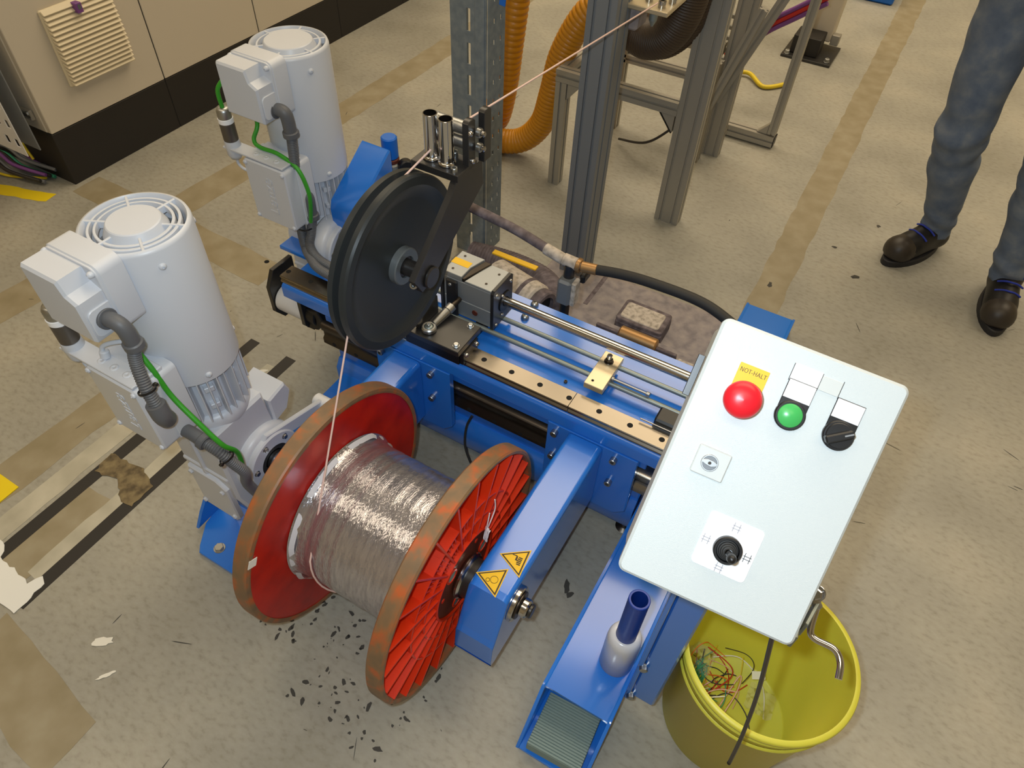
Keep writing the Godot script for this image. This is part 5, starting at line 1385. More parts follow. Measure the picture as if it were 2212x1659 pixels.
# aluminium section with two grooves on the front and one on each side
func alu_post(parent: Node3D, called: String, a: Vector3, b: Vector3, w: float, d: float, side: Vector3, m := "alu") -> MeshInstance3D:
	var L := a.distance_to(b)
	var y := (b - a).normalized()
	var x := (side - y * side.dot(y)).normalized()
	var f := Transform3D(Basis(x, x.cross(y) * -1.0, y), a)     # local x across, y depth, z along
	f.basis = Basis(x, y.cross(x), y)
	var g := 0.004
	var gd := 0.006
	var poly := []
	var fronts := [-w / 4, w / 4] if w > 0.05 else [0.0]
	var sides := [-d / 4, d / 4] if d > 0.05 else [0.0]
	poly.append(Vector2(-w / 2, -d / 2))
	for c in fronts: poly.append_array([Vector2(c - g, -d / 2), Vector2(c - g, -d / 2 + gd), Vector2(c + g, -d / 2 + gd), Vector2(c + g, -d / 2)])
	poly.append(Vector2(w / 2, -d / 2))
	for c in sides: poly.append_array([Vector2(w / 2, c - g), Vector2(w / 2 - gd, c - g), Vector2(w / 2 - gd, c + g), Vector2(w / 2, c + g)])
	poly.append(Vector2(w / 2, d / 2))
	fronts.reverse()
	for c in fronts: poly.append_array([Vector2(c + g, d / 2), Vector2(c + g, d / 2 - gd), Vector2(c - g, d / 2 - gd), Vector2(c - g, d / 2)])
	poly.append(Vector2(-w / 2, d / 2))
	sides.reverse()
	for c in sides: poly.append_array([Vector2(-w / 2, c + g), Vector2(-w / 2 + gd, c + g), Vector2(-w / 2 + gd, c - g), Vector2(-w / 2, c - g)])
	return part(parent, called, MB.new().extr(poly, f, L), m)


func background() -> void:
	# slotted steel column
	var o := thing("slotted_column", "grey galvanised steel column with long slots and rows of square holes", "column", Vector3(-1.06, 0, -1.70))
	var slots := []
	for k in 16: slots.append([0.03 + 0.089 * k, 0.03 + 0.089 * k + 0.058, 0.050, 0.062])
	part(o, "front_web", perforated(Vector3(-1.005, 0.0, -1.657), Vector3.UP, Vector3.LEFT, 1.5, 0.114, slots, 0.003), "galvanised")
	var holes := []
	for k in 27:
		holes.append([0.03 + 0.055 * k, 0.043 + 0.055 * k, 0.028, 0.036])
		holes.append([0.03 + 0.055 * k, 0.043 + 0.055 * k, 0.062, 0.070])
	part(o, "side_flange", perforated(Vector3(-1.002, 0.02, -1.657), Vector3.UP, Vector3.FORWARD, 1.48, 0.088, holes, 0.003), "galvanised")
	part(o, "side_flange", MB.new().box(Vector3(-1.120, 0.0, -1.745), Vector3(-1.117, 1.5, -1.660), 0.001), "galvanised")
	part(o, "web_bead", MB.new().box(Vector3(-1.040, 0.0, -1.6575), Vector3(-1.010, 1.5, -1.653), 0.002), "galvanised")
	single("blue_strap", "blue plastic strap showing in the upper slot of the steel column", "strap", MB.new().box(Vector3(-1.068, 0.70, -1.674), Vector3(-1.050, 0.90, -1.670), 0.001, Transform3D(Basis(Vector3.BACK, -0.12), Vector3(0, 0, 0))), "cap_blue", Vector3(-1.06, 0.8, -1.67))
	# aluminium frame of the line behind
	var a := thing("profile_post", "tall dusty grey aluminium profile post rising behind the blue bed", "post", Vector3(-0.715, 0, -1.78))
	alu_post(a, "post_profile", Vector3(-0.717, 0.0, -1.782), Vector3(-0.717, 1.5, -1.782), 0.080, 0.10, Vector3.RIGHT, "alu_dark")
	var b := thing("profile_post", "pale aluminium profile post ending above the floor, in front of the low table frame", "post", Vector3(-0.555, 0, -2.21))
	alu_post(b, "post_profile", Vector3(-0.556, 0.0, -2.212), Vector3(-0.556, 1.5, -2.212), 0.088, 0.045, Vector3.RIGHT)
	var c := thing("profile_post", "pale aluminium profile post beside the diagonal brace of the far frame", "post", Vector3(-0.575, 0, -2.74))
	alu_post(c, "post_profile", Vector3(-0.578, 0.0, -2.742), Vector3(-0.578, 1.5, -2.742), 0.075, 0.04, Vector3.RIGHT)
	alu_post(c, "brace", Vector3(-0.60, 0.24, -2.70), Vector3(-0.43, 0.72, -2.70), 0.035, 0.03, Vector3.RIGHT)
	alu_post(c, "brace", Vector3(-0.615, 0.20, -2.62), Vector3(-0.50, 0.62, -2.62), 0.03, 0.03, Vector3.RIGHT)
	var d := thing("profile_stand", "thin aluminium profile leg standing on a short floor bar with corner bracket", "frame", Vector3(-0.45, 0, -2.93))
	alu_post(d, "leg_profile", Vector3(-0.388, 0.06, -2.93), Vector3(-0.388, 1.5, -2.93), 0.032, 0.045, Vector3.RIGHT)
	alu_post(d, "floor_bar", Vector3(-0.62, 0.03, -2.93), Vector3(-0.372, 0.03, -2.93), 0.045, 0.045, Vector3.BACK)
	part(d, "bar_cap", MB.new().box(Vector3(-0.372, 0.008, -2.953), Vector3(-0.368, 0.052, -2.907), 0.001), "black_plastic")
	part(d, "corner_bracket", MB.new().extr([Vector2(-0.405, 0.053), Vector2(-0.405, 0.10), Vector2(-0.45, 0.053)], Transform3D(Basis.IDENTITY, Vector3(0, 0, -2.945)), 0.03, 0.002), "alu")
	# low table frame under the line
	var t := thing("table_frame", "low aluminium profile table frame between the grey posts", "frame", Vector3(-0.8, 0, -2.45))
	for p in [[-1.022, -2.205], [-1.012, -2.72], [-0.62, -2.66]]:
		alu_post(t, "table_leg", Vector3(p[0], 0.0, p[1]), Vector3(p[0], 0.40, p[1]), 0.042, 0.042, Vector3.RIGHT)
	alu_post(t, "front_beam", Vector3(-1.045, 0.422, -2.205), Vector3(-0.60, 0.422, -2.205), 0.042, 0.042, Vector3.BACK)
	alu_post(t, "rear_beam", Vector3(-1.045, 0.422, -2.72), Vector3(-0.62, 0.422, -2.72), 0.042, 0.042, Vector3.BACK)
	alu_post(t, "side_beam", Vector3(-1.022, 0.422, -2.70), Vector3(-1.022, 0.422, -2.228), 0.042, 0.042, Vector3.RIGHT)
	alu_post(t, "low_beam", Vector3(-1.0, 0.30, -2.72), Vector3(-0.62, 0.30, -2.72), 0.042, 0.03, Vector3.BACK)
	for e in [[-1.0, 1.0], [-0.605, -1.0]]:
		part(t, "corner_bracket", MB.new().extr([Vector2(e[0], 0.40), Vector2(e[0], 0.34), Vector2(e[0] + 0.05 * e[1], 0.40)], Transform3D(Basis.IDENTITY, Vector3(0, 0, -2.222)), 0.034, 0.002), "alu")
	part(t, "bracket_cover", MB.new().box(Vector3(-0.002, -0.04, -0.017), Vector3(0.002, 0.04, 0.017), 0.001, Transform3D(Basis(Vector3.BACK, 0.70), Vector3(-0.632, 0.368, -2.205))), "black_plastic")
	single("floor_cable", "thin dark cable hanging across the low table frame", "cable", MB.new().sweep(smooth_path([Vector3(-0.60, 0.30, -2.55), Vector3(-0.68, 0.20, -2.5), Vector3(-0.78, 0.10, -2.5), Vector3(-0.93, 0.02, -2.6)]), 0.005, 8), "cable_black", Vector3(-0.75, 0.1, -2.5))
	# machine plate with screws above the frame, dusty cover under it
	var m := thing("line_plate", "bright machined plate with bolts at the top of the picture, where the wire leads", "plate", Vector3(-0.65, 0.85, -1.88))
	part(m, "machined_plate", MB.new().box(Vector3(-0.715, 0.838, -2.10), Vector3(-0.570, 0.850, -1.803), 0.002), "brass_plate")
	for p in [[-0.598, -1.83], [-0.585, -1.87], [-0.640, -1.85], [-0.578, -1.93]]: bolt(m, Vector3(p[0], 0.85, p[1]), Vector3.UP, 0.010, 0.016, "steel_bright")
	part(m, "plate_stud", MB.new().lathe([Vector2(0, 0.80), Vector2(0.003, 0.80), Vector2(0.010, 0.815), Vector2(0.012, 0.838), Vector2(0, 0.838)], Vector3(-0.615, 0, -1.83), Vector3.UP, 24), "rod_zinc")
	part(m, "dusty_cover", MB.new().box(Vector3(-0.728, 0.775, -1.90), Vector3(-0.655, 0.837, -1.83), 0.006), "dust_grey")
	# pale column foot on its black bolted base, far off
	var f := thing("column_foot", "pale wide column foot on a black bolted base plate in the distance", "column", Vector3(-0.46, 0, -3.98))
	part(f, "column_shaft", MB.new().box(Vector3(-0.545, 0.05, -4.10), Vector3(-0.40, 1.6, -3.99), 0.006), "cabinet_paint")
	part(f, "base_plate", MB.new().box(Vector3(-0.59, 0.0, -4.06), Vector3(-0.345, 0.014, -3.82), 0.002), "black_steel")
	part(f, "base_block", MB.new().box(Vector3(-0.56, 0.014, -3.985), Vector3(-0.425, 0.10, -3.86), 0.003), "plinth_black")
	for p in [[-0.37, -3.85], [-0.565, -3.84], [-0.50, -3.855]]: bolt(f, Vector3(p[0], 0.014, p[1]), Vector3.UP, 0.012, 0.018, "zinc", "hex")
	part(f, "side_block", MB.new().box(Vector3(-0.40, 0.04, -4.03), Vector3(-0.36, 0.09, -3.99), 0.003), "alu")
	part(f, "air_line", MB.new().sweep(smooth_path([Vector3(-0.527, 0.06, -3.975), Vector3(-0.527, 0.25, -3.975), Vector3(-0.527, 1.5, -3.975)]), 0.008, 10), "black_plastic")
	part(f, "line_fitting", MB.new().cyl(Vector3(-0.527, 0.16, -3.975), Vector3(-0.527, 0.20, -3.975), 0.013, 16, 0.002), "bronze")
	single("blue_crate", "bright blue crate on the floor at the top edge of the picture", "crate", MB.new().box(Vector3(-0.45, 0.0, -5.3), Vector3(-0.23, 0.14, -4.83), 0.01), "cap_blue", Vector3(-0.34, 0, -5.06))
	var ca := 0
	for e in [["violet", 0.0, "violet cable slung behind the far profile posts, uppermost"], ["red", 0.022, "dark red cable slung behind the far profile posts"], ["violet", 0.045, "violet cable slung behind the far profile posts, lowest"]]:
		single("slung_cable", e[2], "cable", MB.new().sweep(smooth_path([Vector3(-0.72, 0.22 - e[1], -3.2), Vector3(-0.637, 0.296 - e[1], -3.2), Vector3(-0.579, 0.366 - e[1], -3.22), Vector3(-0.488, 0.44 - e[1], -3.22), Vector3(-0.38, 0.53 - e[1], -3.2)]), 0.010, 8), "cable_" + e[0], Vector3(-0.55, 0.35, -3.2))
	single("slung_cable", "yellow cable lying on the floor behind the far profile posts", "cable", MB.new().sweep(smooth_path([Vector3(-0.75, 0.012, -3.45), Vector3(-0.66, 0.02, -3.5), Vector3(-0.56, 0.012, -3.42), Vector3(-0.48, 0.012, -3.5)]), 0.010, 8), "cable_yellow", Vector3(-0.6, 0.01, -3.45))
	var lad := thing("cable_tray", "small metal cable tray with rungs behind the pale profile post", "cable tray", Vector3(-0.66, 0.2, -2.9))
	for x in [-0.705, -0.635]: part(lad, "tray_rail", MB.new().box(Vector3(x - 0.003, 0.02, -2.86), Vector3(x + 0.003, 0.52, -2.845), 0.001), "alu")
	for k in 12: part(lad, "tray_rung", MB.new().box(Vector3(-0.703, 0.04 + 0.04 * k, -2.858), Vector3(-0.637, 0.056 + 0.04 * k, -2.848), 0.002), "zinc")
	# dusty floor plate and gear behind the bed
	var g := thing("dusty_base", "dust covered grey base plate on the floor behind the blue bed", "base plate", Vector3(-0.45, 0, -1.6))
	part(g, "base_sheet", MB.new().box(Vector3(-0.80, 0.0, -1.80), Vector3(-0.16, 0.010, -1.52), 0.002), "dust_grey")
	part(g, "base_ledge", MB.new().box(Vector3(-0.66, 0.010, -1.545), Vector3(-0.16, 0.050, -1.20), 0.004), "dust_grey")
	part(g, "seam", MB.new().box(Vector3(-0.612, 0.010, -1.785), Vector3(-0.598, 0.0112, -1.62), 0.0), "dust_hose")
	var j := thing("junction_box", "dusty grey junction box with raised rim lying behind the shaft", "box", Vector3(-0.40, 0.01, -1.60))
	part(j, "box_body", MB.new().box(Vector3(-0.478, 0.010, -1.655), Vector3(-0.328, 0.060, -1.555), 0.006), "dust_hose")
	part(j, "box_rim", MB.new().extr(shifted(round_rect(0.150, 0.100, 0.012), Vector2(-0.403, 1.605)), Transform3D(Basis(Vector3.RIGHT, Vector3.FORWARD, Vector3.UP), Vector3(0, 0.06, 0)), 0.010, 0.002), "dust_hose")
	part(j, "box_panel", MB.new().extr(shifted(round_rect(0.125, 0.075, 0.010), Vector2(-0.406, 1.603)), Transform3D(Basis(Vector3.RIGHT, Vector3.FORWARD, Vector3.UP), Vector3(0, 0.066, 0)), 0.007, 0.002), "dust_white")
	var v := thing("valve_block", "dusty grooved valve block with bright cylinder behind the blue bed", "valve", Vector3(-0.38, 0.05, -1.43))
	part(v, "valve_body", MB.new().box(Vector3(-0.50, 0.050, -1.47), Vector3(-0.25, 0.105, -1.37), 0.004), "dust_hose")
	for k in 4: part(v, "valve_groove", MB.new().box(Vector3(-0.50, 0.105, -1.465 + 0.022 * k), Vector3(-0.25, 0.112, -1.452 + 0.022 * k), 0.002), "dust_hose")
	part(v, "valve_cylinder", MB.new().cyl(Vector3(-0.425, 0.118, -1.452), Vector3(-0.310, 0.118, -1.452), 0.022, 36, 0.004), "bronze")
	part(v, "side_housing", MB.new().box(Vector3(-0.245, 0.05, -1.45), Vector3(-0.15, 0.12, -1.33), 0.008), "dust_white")
	part(v, "red_mark", MB.new().box(Vector3(-0.215, 0.1202, -1.40), Vector3(-0.200, 0.1206, -1.375), 0.0), "cable_red")
	# belt guard and air regulator beside the far motor
	var bg := thing("belt_guard", "blue sheet metal belt guard with sloping front beside the farther motor", "guard", Vector3(-1.04, 0.39, -1.13))
	part(bg, "guard_shell", yz_prism([[-1.212, 0.391], [-1.065, 0.391], [-1.060, 0.52], [-1.068, 0.542], [-1.198, 0.628], [-1.206, 0.632], [-1.212, 0.626]], -1.082, -1.000, 0.004), "blue_paint")
	var ar := thing("air_regulator", "air pressure regulator with blue knob and black gauge behind the belt guard", "regulator", Vector3(-1.045, 0.4, -1.28))
	var rp := Vector3(-1.052, 0, -1.27)
	part(ar, "regulator_knob", MB.new().cyl(rp + Vector3(0, 0.565, 0), rp + Vector3(0, 0.622, 0), 0.0205, 36, 0.003), "cap_blue")
	part(ar, "knob_ring", MB.new().cyl(rp + Vector3(0, 0.553, 0), rp + Vector3(0, 0.565, 0), 0.0215, 36, 0.002), "brown_steel")
	part(ar, "regulator_body", MB.new().cyl(rp + Vector3(0, 0.47, 0), rp + Vector3(0, 0.553, 0), 0.024, 32, 0.004), "regulator_grey")
	part(ar, "regulator_block", MB.new().box(rp + Vector3(-0.03, 0.39, -0.03), rp + Vector3(0.035, 0.50, 0.028), 0.005), "regulator_grey")
	part(ar, "pressure_gauge", MB.new().cyl(rp + Vector3(0.030, 0.545, -0.015), rp + Vector3(0.050, 0.548, 0.0), 0.020, 32, 0.003), "black_plastic")
	part(ar, "gauge_stem", MB.new().cyl(rp + Vector3(0.015, 0.53, -0.02), rp + Vector3(0.034, 0.545, -0.01), 0.006, 14, 0.001), "bronze")
	part(ar, "push_fitting", MB.new().cyl(rp + Vector3(0.034, 0.488, 0.012), rp + Vector3(0.055, 0.488, 0.018), 0.011, 20, 0.002), "black_plastic")
	# lower pneumatic filter lying by the column
	var fi := thing("vacuum_filter", "dust covered white cylinder filter lying behind the drive block", "filter", Vector3(-0.75, 0.1, -1.44))
	part(fi, "filter_body", MB.new().cyl(Vector3(-0.86, 0.115, -1.47), Vector3(-0.685, 0.115, -1.43), 0.062, 48, 0.006), "dust_white")
	part(fi, "filter_band", MB.new().cyl(Vector3(-0.735, 0.115, -1.4415), Vector3(-0.722, 0.115, -1.4385), 0.0635, 48, 0.001), "dust_hose")
	part(fi, "filter_end", MB.new().ring(Vector3(-0.685, 0.115, -1.43), Vector3(-0.655, 0.115, -1.423), 0.056, 0.040, 40, 0.004), "dust_hose")
	part(fi, "filter_mouth", MB.new().cyl(Vector3(-0.672, 0.115, -1.427), Vector3(-0.668, 0.115, -1.426), 0.040, 32, 0.0), "hole_dark")
	part(fi, "yellow_strip", MB.new().box(Vector3(-0.90, 0.150, -1.545), Vector3(-0.745, 0.156, -1.525), 0.001), "label_yellow")


# ---------------------------------------------------------------- hoses
func hoses() -> void:
	single("suction_hose", "orange yellow ribbed suction hose hanging straight down behind the steel column", "hose", corrugated([Vector3(-1.245, 0.95, -2.30), Vector3(-1.262, 0.70, -2.30), Vector3(-1.288, 0.45, -2.30), Vector3(-1.320, 0.25, -2.32), Vector3(-1.38, 0.08, -2.36), Vector3(-1.5, 0.05, -2.45)], 0.048, 0.022, 0.0035, 24), "hose_orange", Vector3(-1.29, 0.4, -2.3))
	single("suction_hose", "orange yellow ribbed suction hose curving down to the floor beside the low frame", "hose", corrugated([Vector3(-0.78, 0.66, -2.36), Vector3(-0.90, 0.665, -2.33), Vector3(-1.00, 0.60, -2.30), Vector3(-1.075, 0.45, -2.29), Vector3(-1.105, 0.30, -2.29), Vector3(-1.145, 0.16, -2.30), Vector3(-1.225, 0.07, -2.29), Vector3(-1.34, 0.052, -2.26), Vector3(-1.5, 0.052, -2.26)], 0.048, 0.016, 0.003, 24), "hose_orange", Vector3(-1.1, 0.3, -2.3))
	single("suction_hose", "thick brown ribbed hose bending up beneath the machined plate", "hose", corrugated([Vector3(-0.84, 0.72, -2.18), Vector3(-0.79, 0.668, -2.14), Vector3(-0.72, 0.650, -2.10), Vector3(-0.655, 0.680, -2.08), Vector3(-0.615, 0.75, -2.07), Vector3(-0.60, 0.85, -2.07), Vector3(-0.60, 1.0, -2.07)], 0.056, 0.007, 0.0018, 28), "hose_brown", Vector3(-0.7, 0.65, -2.1))
	single("suction_hose", "second brown hose bending round under the thick one", "hose", corrugated([Vector3(-0.86, 0.62, -2.28), Vector3(-0.77, 0.575, -2.24), Vector3(-0.69, 0.590, -2.22), Vector3(-0.625, 0.66, -2.2), Vector3(-0.60, 0.76, -2.17), Vector3(-0.585, 1.0, -2.17)], 0.035, 0.010, 0.0025, 24), "hose_brown", Vector3(-0.7, 0.6, -2.22))
	single("vacuum_hose", "dusty purple grey ribbed vacuum hose on the floor behind the drive block", "hose", corrugated([Vector3(-1.02, 0.045, -1.60), Vector3(-0.93, 0.055, -1.605), Vector3(-0.84, 0.065, -1.60), Vector3(-0.745, 0.075, -1.575), Vector3(-0.68, 0.085, -1.52), Vector3(-0.66, 0.09, -1.46)], 0.046, 0.011, 0.003, 24), "dust_hose", Vector3(-0.84, 0.06, -1.6))
	# black air hose running along behind the bed, through a dusty tee on a stop valve
	var h := thing("air_hose", "black air hose with dusty white fittings sagging along behind the blue bed", "hose", Vector3(-0.5, 0.45, -1.27))
	part(h, "hose_length", MB.new().sweep(smooth_path([Vector3(-1.0, 0.47, -1.30), Vector3(-0.90, 0.495, -1.29), Vector3(-0.845, 0.490, -1.29), Vector3(-0.70, 0.472, -1.29), Vector3(-0.60, 0.458, -1.28)]), 0.0125, 18), "dust_hose")
	part(h, "hose_length", MB.new().sweep(smooth_path([Vector3(-0.462, 0.452, -1.28), Vector3(-0.40, 0.462, -1.285), Vector3(-0.325, 0.470, -1.285), Vector3(-0.21, 0.470, -1.285), Vector3(-0.13, 0.455, -1.275), Vector3(-0.02, 0.42, -1.25)]), 0.0125, 18), "black_rubber")
	part(h, "hose_sleeve", MB.new().cyl(Vector3(-0.603, 0.458, -1.28), Vector3(-0.548, 0.450, -1.275), 0.0145, 24, 0.002), "dust_white")
	part(h, "hose_sleeve", MB.new().cyl(Vector3(-0.50, 0.449, -1.275), Vector3(-0.460, 0.452, -1.28), 0.0135, 24, 0.002), "bronze")
	part(h, "tee_fitting", MB.new().cyl(Vector3(-0.550, 0.4505, -1.275), Vector3(-0.500, 0.449, -1.275), 0.0165, 6, 0.003), "dust_white")
	part(h, "hose_nut", MB.new().cyl(Vector3(-0.512, 0.449, -1.275), Vector3(-0.500, 0.449, -1.275), 0.0190, 6, 0.002), "bronze")
	var s := thing("stop_valve", "grey blue stop valve block standing under the dusty hose tee", "valve", Vector3(-0.525, 0.33, -1.26))
	part(s, "valve_neck", MB.new().cyl(Vector3(-0.527, 0.405, -1.268), Vector3(-0.527, 0.448, -1.272), 0.014, 20, 0.002), "black_steel")
	part(s, "valve_body", MB.new().box(Vector3(-0.545, 0.335, -1.280), Vector3(-0.508, 0.412, -1.240), 0.006), "alu_dark")
	part(s, "valve_side", MB.new().box(Vector3(-0.508, 0.340, -1.275), Vector3(-0.496, 0.412, -1.245), 0.002), "dust_white")
	part(s, "valve_spigot", MB.new().cyl(Vector3(-0.525, 0.20, -1.26), Vector3(-0.525, 0.336, -1.26), 0.013, 20, 0.002), "dark_steel")
	part(s, "valve_elbow", MB.new().sweep(smooth_path([Vector3(-0.525, 0.22, -1.26), Vector3(-0.525, 0.15, -1.28), Vector3(-0.53, 0.09, -1.33)]), 0.018, 18), "dust_hose")
	part(s, "valve_handle", MB.new().box(Vector3(-0.500, 0.40, -1.31), Vector3(-0.485, 0.425, -1.27), 0.004), "black_plastic")


# ---------------------------------------------------------------- the worker's legs (the frame ends at the hip)
func sd_cone(p: Vector3, a: Vector3, b: Vector3, ra: float, rb: float) -> float:
	var ab := b - a
	var t := clampf((p - a).dot(ab) / ab.length_squared(), 0.0, 1.0)
	return p.distance_to(a + ab * t) - lerpf(ra, rb, t)


func smin(a: float, b: float, k: float) -> float:
	var h := clampf(0.5 + 0.5 * (b - a) / k, 0.0, 1.0)
	return lerpf(b, a, h) - k * h * (1.0 - h)


# surface nets over the field f, joined into one smooth mesh
func net(lo: Vector3, hi: Vector3, cell: float, f: Callable) -> MB:
	var n := Vector3i(((hi - lo) / cell).ceil()) + Vector3i.ONE
	var d := PackedFloat32Array()
	d.resize(n.x * n.y * n.z)
	for k in n.z:
		for j in n.y:
			for i in n.x:
				d[i + n.x * (j + n.y * k)] = f.call(lo + Vector3(i, j, k) * cell)
	var vert := {}
	var pos := PackedVector3Array()
	for k in n.z - 1:
		for j in n.y - 1:
			for i in n.x - 1:
				var at := i + n.x * (j + n.y * k)
				var inside := 0
				var sum := Vector3.ZERO
				var cnt := 0
				var c := [d[at], d[at + 1], d[at + n.x], d[at + n.x + 1], d[at + n.x * n.y], d[at + n.x * n.y + 1], d[at + n.x * n.y + n.x], d[at + n.x * n.y + n.x + 1]]
				for m in 8:
					if c[m] < 0: inside += 1
				if inside == 0 or inside == 8: continue
				for e in [[0, 1], [2, 3], [4, 5], [6, 7], [0, 2], [1, 3], [4, 6], [5, 7], [0, 4], [1, 5], [2, 6], [3, 7]]:
					var fa: float = c[e[0]]
					var fb: float = c[e[1]]
					if (fa < 0) == (fb < 0): continue
					var t := fa / (fa - fb)
					var pa := Vector3(e[0] & 1, (e[0] >> 1) & 1, e[0] >> 2)
					var pb := Vector3(e[1] & 1, (e[1] >> 1) & 1, e[1] >> 2)
					sum += pa.lerp(pb, t); cnt += 1
				vert[at] = pos.size()
				pos.append(lo + (Vector3(i, j, k) + sum / cnt) * cell)
	var nrm := PackedVector3Array()
	var h := cell * 0.5
	for p in pos:
		nrm.append(Vector3(f.call(p + Vector3(h, 0, 0)) - f.call(p - Vector3(h, 0, 0)), f.call(p + Vector3(0, h, 0)) - f.call(p - Vector3(0, h, 0)), f.call(p + Vector3(0, 0, h)) - f.call(p - Vector3(0, 0, h))).normalized())
	var mb := MB.new()
	for k in range(1, n.z - 1):
		for j in range(1, n.y - 1):
			for i in range(1, n.x - 1):
				var at := i + n.x * (j + n.y * k)
				for ax in 3:
					var step: int = [1, n.x, n.x * n.y][ax]
					if (d[at] < 0) == (d[at + step] < 0): continue
					var u: int = [n.x, n.x * n.y, 1][ax]
					var w: int = [n.x * n.y, 1, n.x][ax]
					var id := [at, at - u, at - u - w, at - w]
					var ok := true
					for q in id:
						if not vert.has(q): ok = false
					if not ok: continue
					var a: int = vert[id[0]]; var b: int = vert[id[1]]; var c: int = vert[id[2]]; var e: int = vert[id[3]]
					mb.qs(pos[a], pos[b], pos[c], pos[e], nrm[a], nrm[b], nrm[c], nrm[e])
	return mb


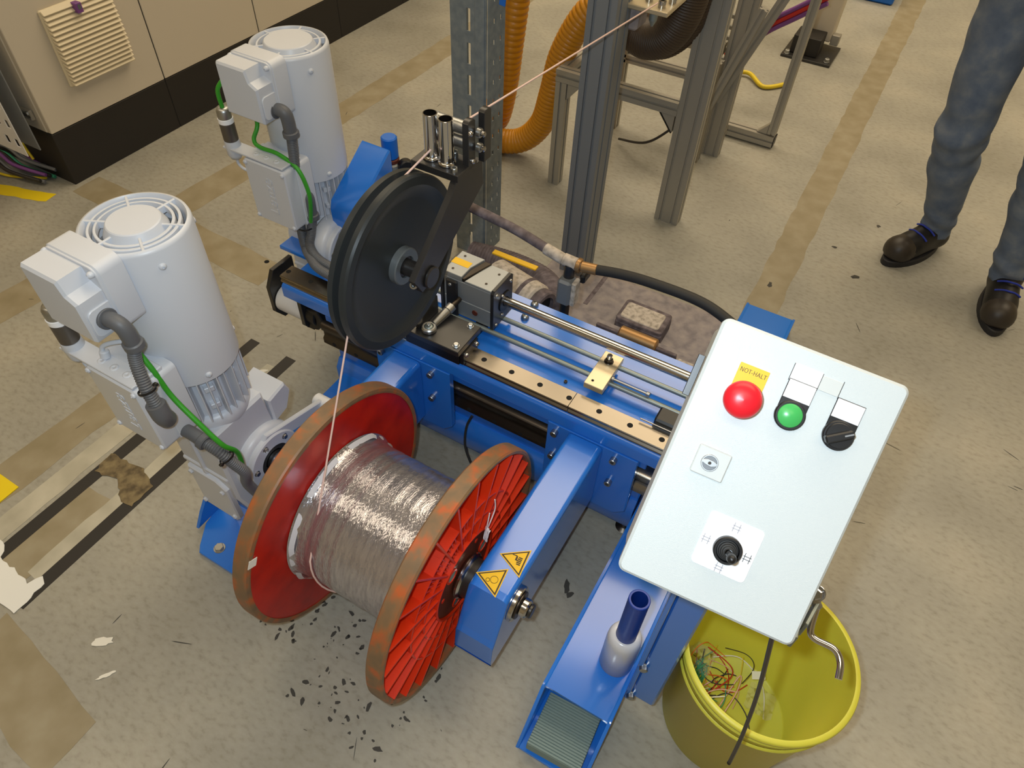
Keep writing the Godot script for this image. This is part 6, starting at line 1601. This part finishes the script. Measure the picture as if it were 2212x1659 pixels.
func worker() -> void:
	var o := thing("person", "standing person seen from the hip down in faded blue jeans and black work shoes", "person", Vector3(0.42, 0, -2.4))
	var an := [Vector3(0.305, 0.085, -2.545), Vector3(0.545, 0.085, -2.40)]
	var kn := [Vector3(0.215, 0.475, -2.44), Vector3(0.47, 0.475, -2.36)]
	var hp := [Vector3(0.17, 0.90, -2.44), Vector3(0.36, 0.90, -2.44)]
	var jeans := func(p: Vector3) -> float:
		var d := 1e3
		for s in 2:
			if absf(p.x - an[s].x) > 0.45: continue
			var q := p
			var y := p.y
			# creases: bunched at the ankle, drawn across behind and over the knee
			var wr := 0.0055 * sin(y * 95.0 + p.x * 30.0 + s) * exp(-pow((y - 0.13) / 0.055, 2)) + 0.0045 * sin(y * 62.0 + p.z * 40.0 - p.x * 25.0 + s * 2.0) * exp(-pow((y - 0.46) / 0.10, 2)) + 0.003 * sin(y * 38.0 - p.x * 55.0 + s) * exp(-pow((y - 0.80) / 0.2, 2)) + 0.002 * sin(y * 23.0 + p.x * 17.0)
			var calf: Vector3 = an[s].lerp(kn[s], 0.68) + Vector3(0.0, 0, -0.012)
			var l := smin(sd_cone(q, an[s] + Vector3(0, -0.005, 0), calf, 0.050, 0.066), sd_cone(q, calf, kn[s], 0.066, 0.070), 0.03)
			l = smin(l, sd_cone(q, kn[s], hp[s], 0.069, 0.094), 0.03)
			d = smin(d, l + wr, 0.035)
		d = smin(d, sd_cone(p, hp[0] + Vector3(0.02, 0.06, 0), hp[1] + Vector3(-0.02, 0.06, 0), 0.115, 0.115), 0.06)
		d = maxf(d, 0.072 + 0.010 * sin(p.x * 60.0) * 0.3 - p.y)
		return maxf(d, p.y - 1.05)
	part(o, "jeans", net(Vector3(0.02, 0.04, -2.70), Vector3(0.66, 1.10, -2.18), 0.0145, jeans), "denim")
	part(o, "shirt_hem", net(Vector3(0.0, 0.98, -2.64), Vector3(0.54, 1.36, -2.24), 0.022, func(p: Vector3) -> float: return maxf(sd_cone(p, Vector3(0.22, 1.0, -2.44), Vector3(0.30, 1.28, -2.44), 0.155, 0.165) - 0.0, 1.02 - p.y)), "shirt_dark")
	# work shoes: toe towards the machine
	var heel := [Vector3(0.325, 0, -2.585), Vector3(0.545, 0, -2.455)]
	var toe := [Vector3(0.190, 0, -2.375), Vector3(0.562, 0, -2.190)]
	for s in 2:
		var dir: Vector3 = (toe[s] - heel[s]).normalized()
		var side := Vector3(-dir.z, 0, dir.x)
		var H: Vector3 = heel[s]
		var L := heel[s].distance_to(toe[s]) as float
		var upper := func(p: Vector3) -> float:
			var q := p - H
			var u: float = q.dot(dir); var w: float = q.dot(side)
			var lp := Vector3(u, q.y, w)
			var d := sd_cone(lp, Vector3(0.02, 0.050, 0), Vector3(L - 0.055, 0.044, 0.004), 0.040, 0.049)
			d = smin(d, sd_cone(lp, Vector3(0.025, 0.06, 0), Vector3(0.05, 0.105, 0), 0.040, 0.046), 0.02)
			d = smin(d, sd_cone(lp, Vector3(0.07, 0.088, 0), Vector3(L - 0.11, 0.060, 0), 0.036, 0.040), 0.02)
			return maxf(d, 0.016 - p.y)
		var lo: Vector3 = Vector3(minf(H.x, toe[s].x) - 0.09, 0.0, minf(H.z, toe[s].z) - 0.09)
		var hi: Vector3 = Vector3(maxf(H.x, toe[s].x) + 0.09, 0.17, maxf(H.z, toe[s].z) + 0.09)
		var sh := part(o, "work_shoe", net(lo, hi, 0.009, upper), "shoe_black")
		var sole := []
		for k in 28:
			var a := TAU * k / 28
			var u := L / 2 - 0.008 + (L / 2 + 0.012) * cos(a)
			var w := sin(a) * lerpf(0.040, 0.051, clampf(u / L, 0, 1)) * (1.0 + 0.10 * sin(u / L * PI))
			var p: Vector3 = H + dir * u + side * w
			sole.append(Vector2(p.x, -p.z))
		part(sh, "sole", MB.new().extr(sole, Transform3D(Basis(Vector3.RIGHT, Vector3.FORWARD, Vector3.UP), Vector3(0, 0, 0)), 0.022, 0.003), "shoe_sole")
		var cap := func(p: Vector3) -> float:
			var q := p - H
			var lp := Vector3(q.dot(dir), q.y, q.dot(side))
			return maxf(maxf(sd_cone(lp, Vector3(0.02, 0.050, 0), Vector3(L - 0.055, 0.044, 0.004), 0.0415, 0.0508), L - 0.085 - lp.x), 0.020 - p.y)
		part(sh, "toe_cap", net(lo, hi, 0.010, cap), "shoe_toe")
		for k in 4:
			var u := L - 0.105 - 0.030 * k
			var y := 0.098 + 0.014 * k
			var lace := []
			for i in 7:
				var w := (i - 3) * 0.0125
				lace.append(H + dir * (u - 0.004 * absf(i - 3)) + side * w + Vector3(0, y + 0.006 - 0.0026 * pow(absf(i - 3), 1.7), 0))
			part(sh, "shoe_lace", MB.new().sweep(smooth_path(lace, 4), 0.0032, 8), "lace_blue")


# ---------------------------------------------------------------- the wire being wound
func wires() -> void:
	motor_cables()
	single("wound_wire", "thin pink wire running through the rollers and over the black wheel to the spool", "wire", MB.new().sweep(wire_path(), 0.0019, 8), "wire_pink", Vector3(-0.65, 0.9, -0.95))
	single("edge_strip", "narrow wooden coloured edge strip beside the farther motor foot", "strip", MB.new().box(Vector3(-1.30, 0.02, -1.24), Vector3(-1.285, 0.40, -1.225), 0.002), "brass_plate", Vector3(-1.29, 0.2, -1.23))


func wire_path() -> Array:
	var out := [Vector3(-0.600, 0.868, -1.80), Vector3(-0.6385, 0.9205, -0.935)]
	var yc := 0.718; var zc := -0.792; var r := 0.153
	var x := -0.6695
	# over the wheel from its top round to the front
	for k in 17:
		var a := deg_to_rad(100.0 - 118.0 * k / 16)
		out.append(Vector3(x, yc + r * sin(a), zc + r * cos(a)))
	# down to the barrel's front and under it
	var ax := Vector3(0, 0.286, -0.518)
	var br := 0.153
	for k in 14:
		var a := deg_to_rad(18.0 - 100.0 * k / 13)
		out.append(Vector3(-0.60 + 0.002 * k + 0.00035 * k * k, ax.y + br * sin(a), ax.z + br * cos(a)))
	return out
